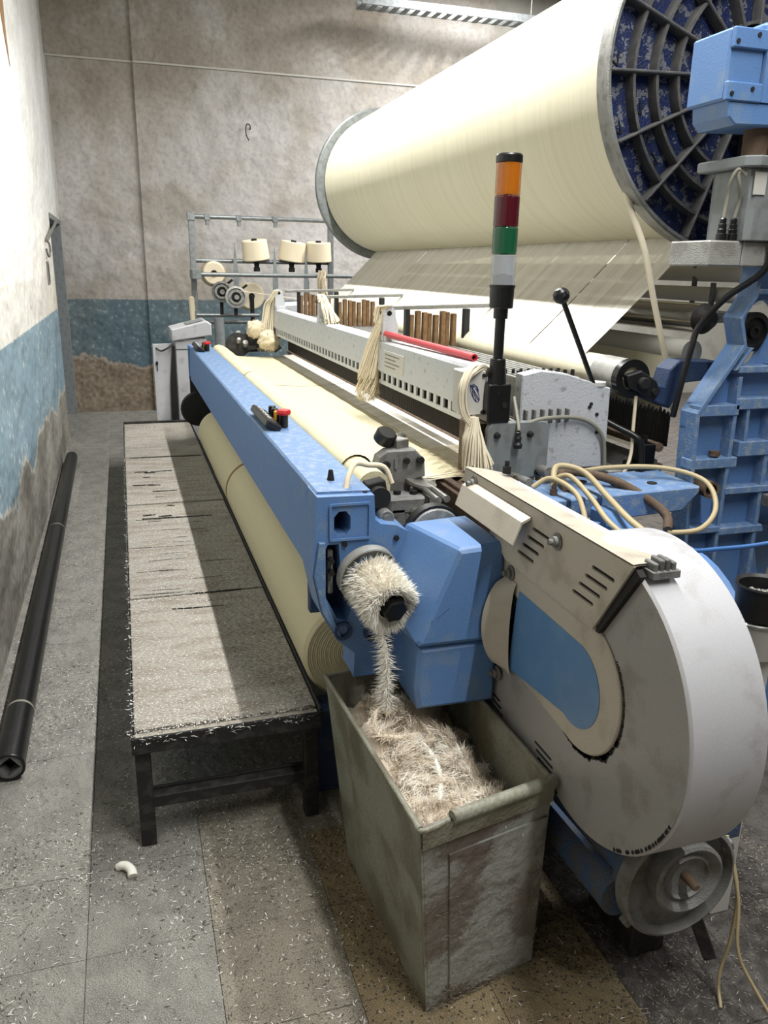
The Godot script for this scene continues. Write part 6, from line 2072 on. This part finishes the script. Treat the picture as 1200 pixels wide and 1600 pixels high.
func build_cables():
	var specs := [
		["rubber_hose", "thick beige rubber hose looping down behind the white guard", "hose", M.hose, 0.0095, [Vector3(1.20, 1.03, -2.08), Vector3(1.25, 1.07, -2.16), Vector3(1.32, 1.06, -2.12), Vector3(1.32, 1.02, -1.98), Vector3(1.29, 1.0, -1.82), Vector3(1.265, 0.99, -1.66), Vector3(1.25, 0.965, -1.53)]],
		["rubber_hose", "beige hose arching wide in front of the blue side frame", "hose", M.hose, 0.008, [Vector3(1.30, 1.03, -2.20), Vector3(1.45, 1.045, -2.20), Vector3(1.62, 1.05, -2.14), Vector3(1.70, 1.03, -2.03), Vector3(1.68, 0.97, -1.94), Vector3(1.60, 0.92, -1.90), Vector3(1.50, 0.91, -1.92)]],
		["rubber_hose", "short beige hose bending down beside the hood top", "hose", M.hose, 0.008, [Vector3(1.15, 1.02, -2.12), Vector3(1.20, 1.05, -2.10), Vector3(1.22, 1.03, -1.98), Vector3(1.20, 0.96, -1.88)]],
		["rubber_hose", "second beige hose running beside the thick one to the housing", "hose", M.hose, 0.008, [Vector3(1.22, 1.03, -2.14), Vector3(1.26, 1.055, -2.10), Vector3(1.265, 1.02, -1.98), Vector3(1.24, 0.99, -1.84), Vector3(1.25, 0.965, -1.73), Vector3(1.27, 0.955, -1.68)]],
		["rubber_hose", "coiled brown hose lying dusty behind the beige hoses", "hose", M.rust, 0.014, [Vector3(1.26, 1.0, -2.10), Vector3(1.30, 1.04, -2.2), Vector3(1.42, 1.03, -2.1), Vector3(1.52, 0.96, -1.98), Vector3(1.50, 0.92, -1.92)]],
		["blue_cable", "thin blue cable crossing in front of the blue side frame", "cable", M.cable_blue, 0.006, [Vector3(1.18, 0.975, -1.90), Vector3(1.26, 0.968, -1.86), Vector3(1.35, 0.955, -1.68), Vector3(1.47, 0.955, -1.65), Vector3(1.65, 0.955, -1.66), Vector3(1.9, 0.97, -1.7)]],
		["grey_cable", "dusty grey cable clipped across the white side plate", "cable", M.cable_grey, 0.007, [Vector3(1.145, 1.20, -2.36), Vector3(1.18, 1.185, -2.28), Vector3(1.26, 1.20, -2.275), Vector3(1.38, 1.195, -2.295), Vector3(1.45, 1.17, -2.298), Vector3(1.495, 1.12, -2.298), Vector3(1.51, 1.03, -2.298)]],
		["black_cable", "black cable hanging beside the blue frame below the grey motor", "cable", M.black, 0.010, [Vector3(1.80, 1.74, -2.0), Vector3(1.80, 1.66, -2.02), Vector3(1.78, 1.58, -2.14), Vector3(1.735, 1.49, -2.19), Vector3(1.715, 1.42, -2.19), Vector3(1.70, 1.30, -2.2), Vector3(1.70, 1.2, -2.22)]],
		["white_cord", "thin pale cord hanging loose under the motor hub", "cord", M.hose, 0.004, [Vector3(1.22, 0.42, -1.22), Vector3(1.235, 0.30, -1.18), Vector3(1.23, 0.18, -1.15), Vector3(1.26, 0.10, -1.12), Vector3(1.30, 0.02, -1.05), Vector3(1.33, 0.006, -0.95)]],
		["white_cord", "second thin pale cord beside the hub, ending on the floor", "cord", M.hose, 0.004, [Vector3(1.235, 0.42, -1.24), Vector3(1.25, 0.3, -1.2), Vector3(1.255, 0.16, -1.2), Vector3(1.24, 0.05, -1.2), Vector3(1.22, 0.006, -1.16)]],
		["white_cord", "pale cord hanging vertically behind the lever plate", "cord", M.skein2, 0.006, [Vector3(1.60, 1.26, -2.29), Vector3(1.595, 1.15, -2.28), Vector3(1.59, 1.07, -2.27), Vector3(1.57, 1.02, -2.26), Vector3(1.55, 0.97, -2.27)]],
	]
	for s in specs:
		var b := B.new()
		b.tube(smooth(s[5], 8), s[4], 10)
		solo(s[0], b, s[3], s[5][-1], s[1], s[2])
	# small glass-like plug hanging from the grey cable
	var p := thing("cable_plug", "small black cable plug hanging below the signal tower foot", "plug", Vector3(1.155, 1.09, -2.26))
	var b := B.new()
	b.lathe([Vector2(0, 0), Vector2(0.013, 0), Vector2(0.015, 0.012), Vector2(0.009, 0.02), Vector2(0.011, 0.032), Vector2(0.007, 0.042), Vector2(0.010, 0.05), Vector2(0, 0.056)], Vector3(1.155, 1.115, -2.245), Vector3.UP, 14)
	obj("body", b, M.black, p)
	b = B.new()
	b.tube(smooth([Vector3(1.155, 1.17, -2.245), Vector3(1.16, 1.19, -2.26), Vector3(1.18, 1.26, -2.34)]), 0.006, 6)
	obj("lead", b, M.cable_grey, p)

func build_lint():
	var b := B.new()
	var c := B.new()
	var e := B.new()
	var dn := FastNoiseLite.new(); dn.seed = 21; dn.frequency = 1.6; dn.fractal_octaves = 3
	for i in 120000:
		var k := pow(rng.randf(), 1.7)
		var z := -0.75 - k * 6.6
		var x := rng.randf_range(-0.56, 1.75)
		if x > 0.55 and x < 0.86 and z < -1.35 and z > -1.95: continue
		if dn.get_noise_2d(x, z) + rng.randf() * 0.9 < 0.32: continue
		if x > 0.42 and x < 1.0 and z > -2.0 and rng.randf() < 0.8: continue
		var w := rng.randf()
		var bb: B = b if w < 0.3 else (c if w < 0.7 else e)
		if x > 1.0 and bb == b: bb = e
		lint_fibre(bb, Vector3(x, 0.0012, z), 0.004, 0.015)
	var o := solo("floor_lint", b, M.lint, Vector3(0.4, 0, -2), "pale lint fibres scattered over the whole floor", "lint")
	o.set_meta("kind", "stuff")
	obj("grey_lint", c, M.lint2, o).set_meta("kind", "stuff")
	obj("dark_lint", e, M.lint3, o).set_meta("kind", "stuff")
	# a curled scrap of cotton
	var s := B.new()
	s.tube(smooth([Vector3(-0.125, 0.006, -2.035), Vector3(-0.115, 0.014, -2.03), Vector3(-0.10, 0.016, -2.02), Vector3(-0.088, 0.014, -2.00), Vector3(-0.086, 0.008, -1.985)], 4), 0.011, 8, 0.014)
	solo("cotton_scrap", s, M.fluff, Vector3(-0.09, 0, -2.0), "small curled white cotton scrap on the floor by the bench leg", "cotton scrap")
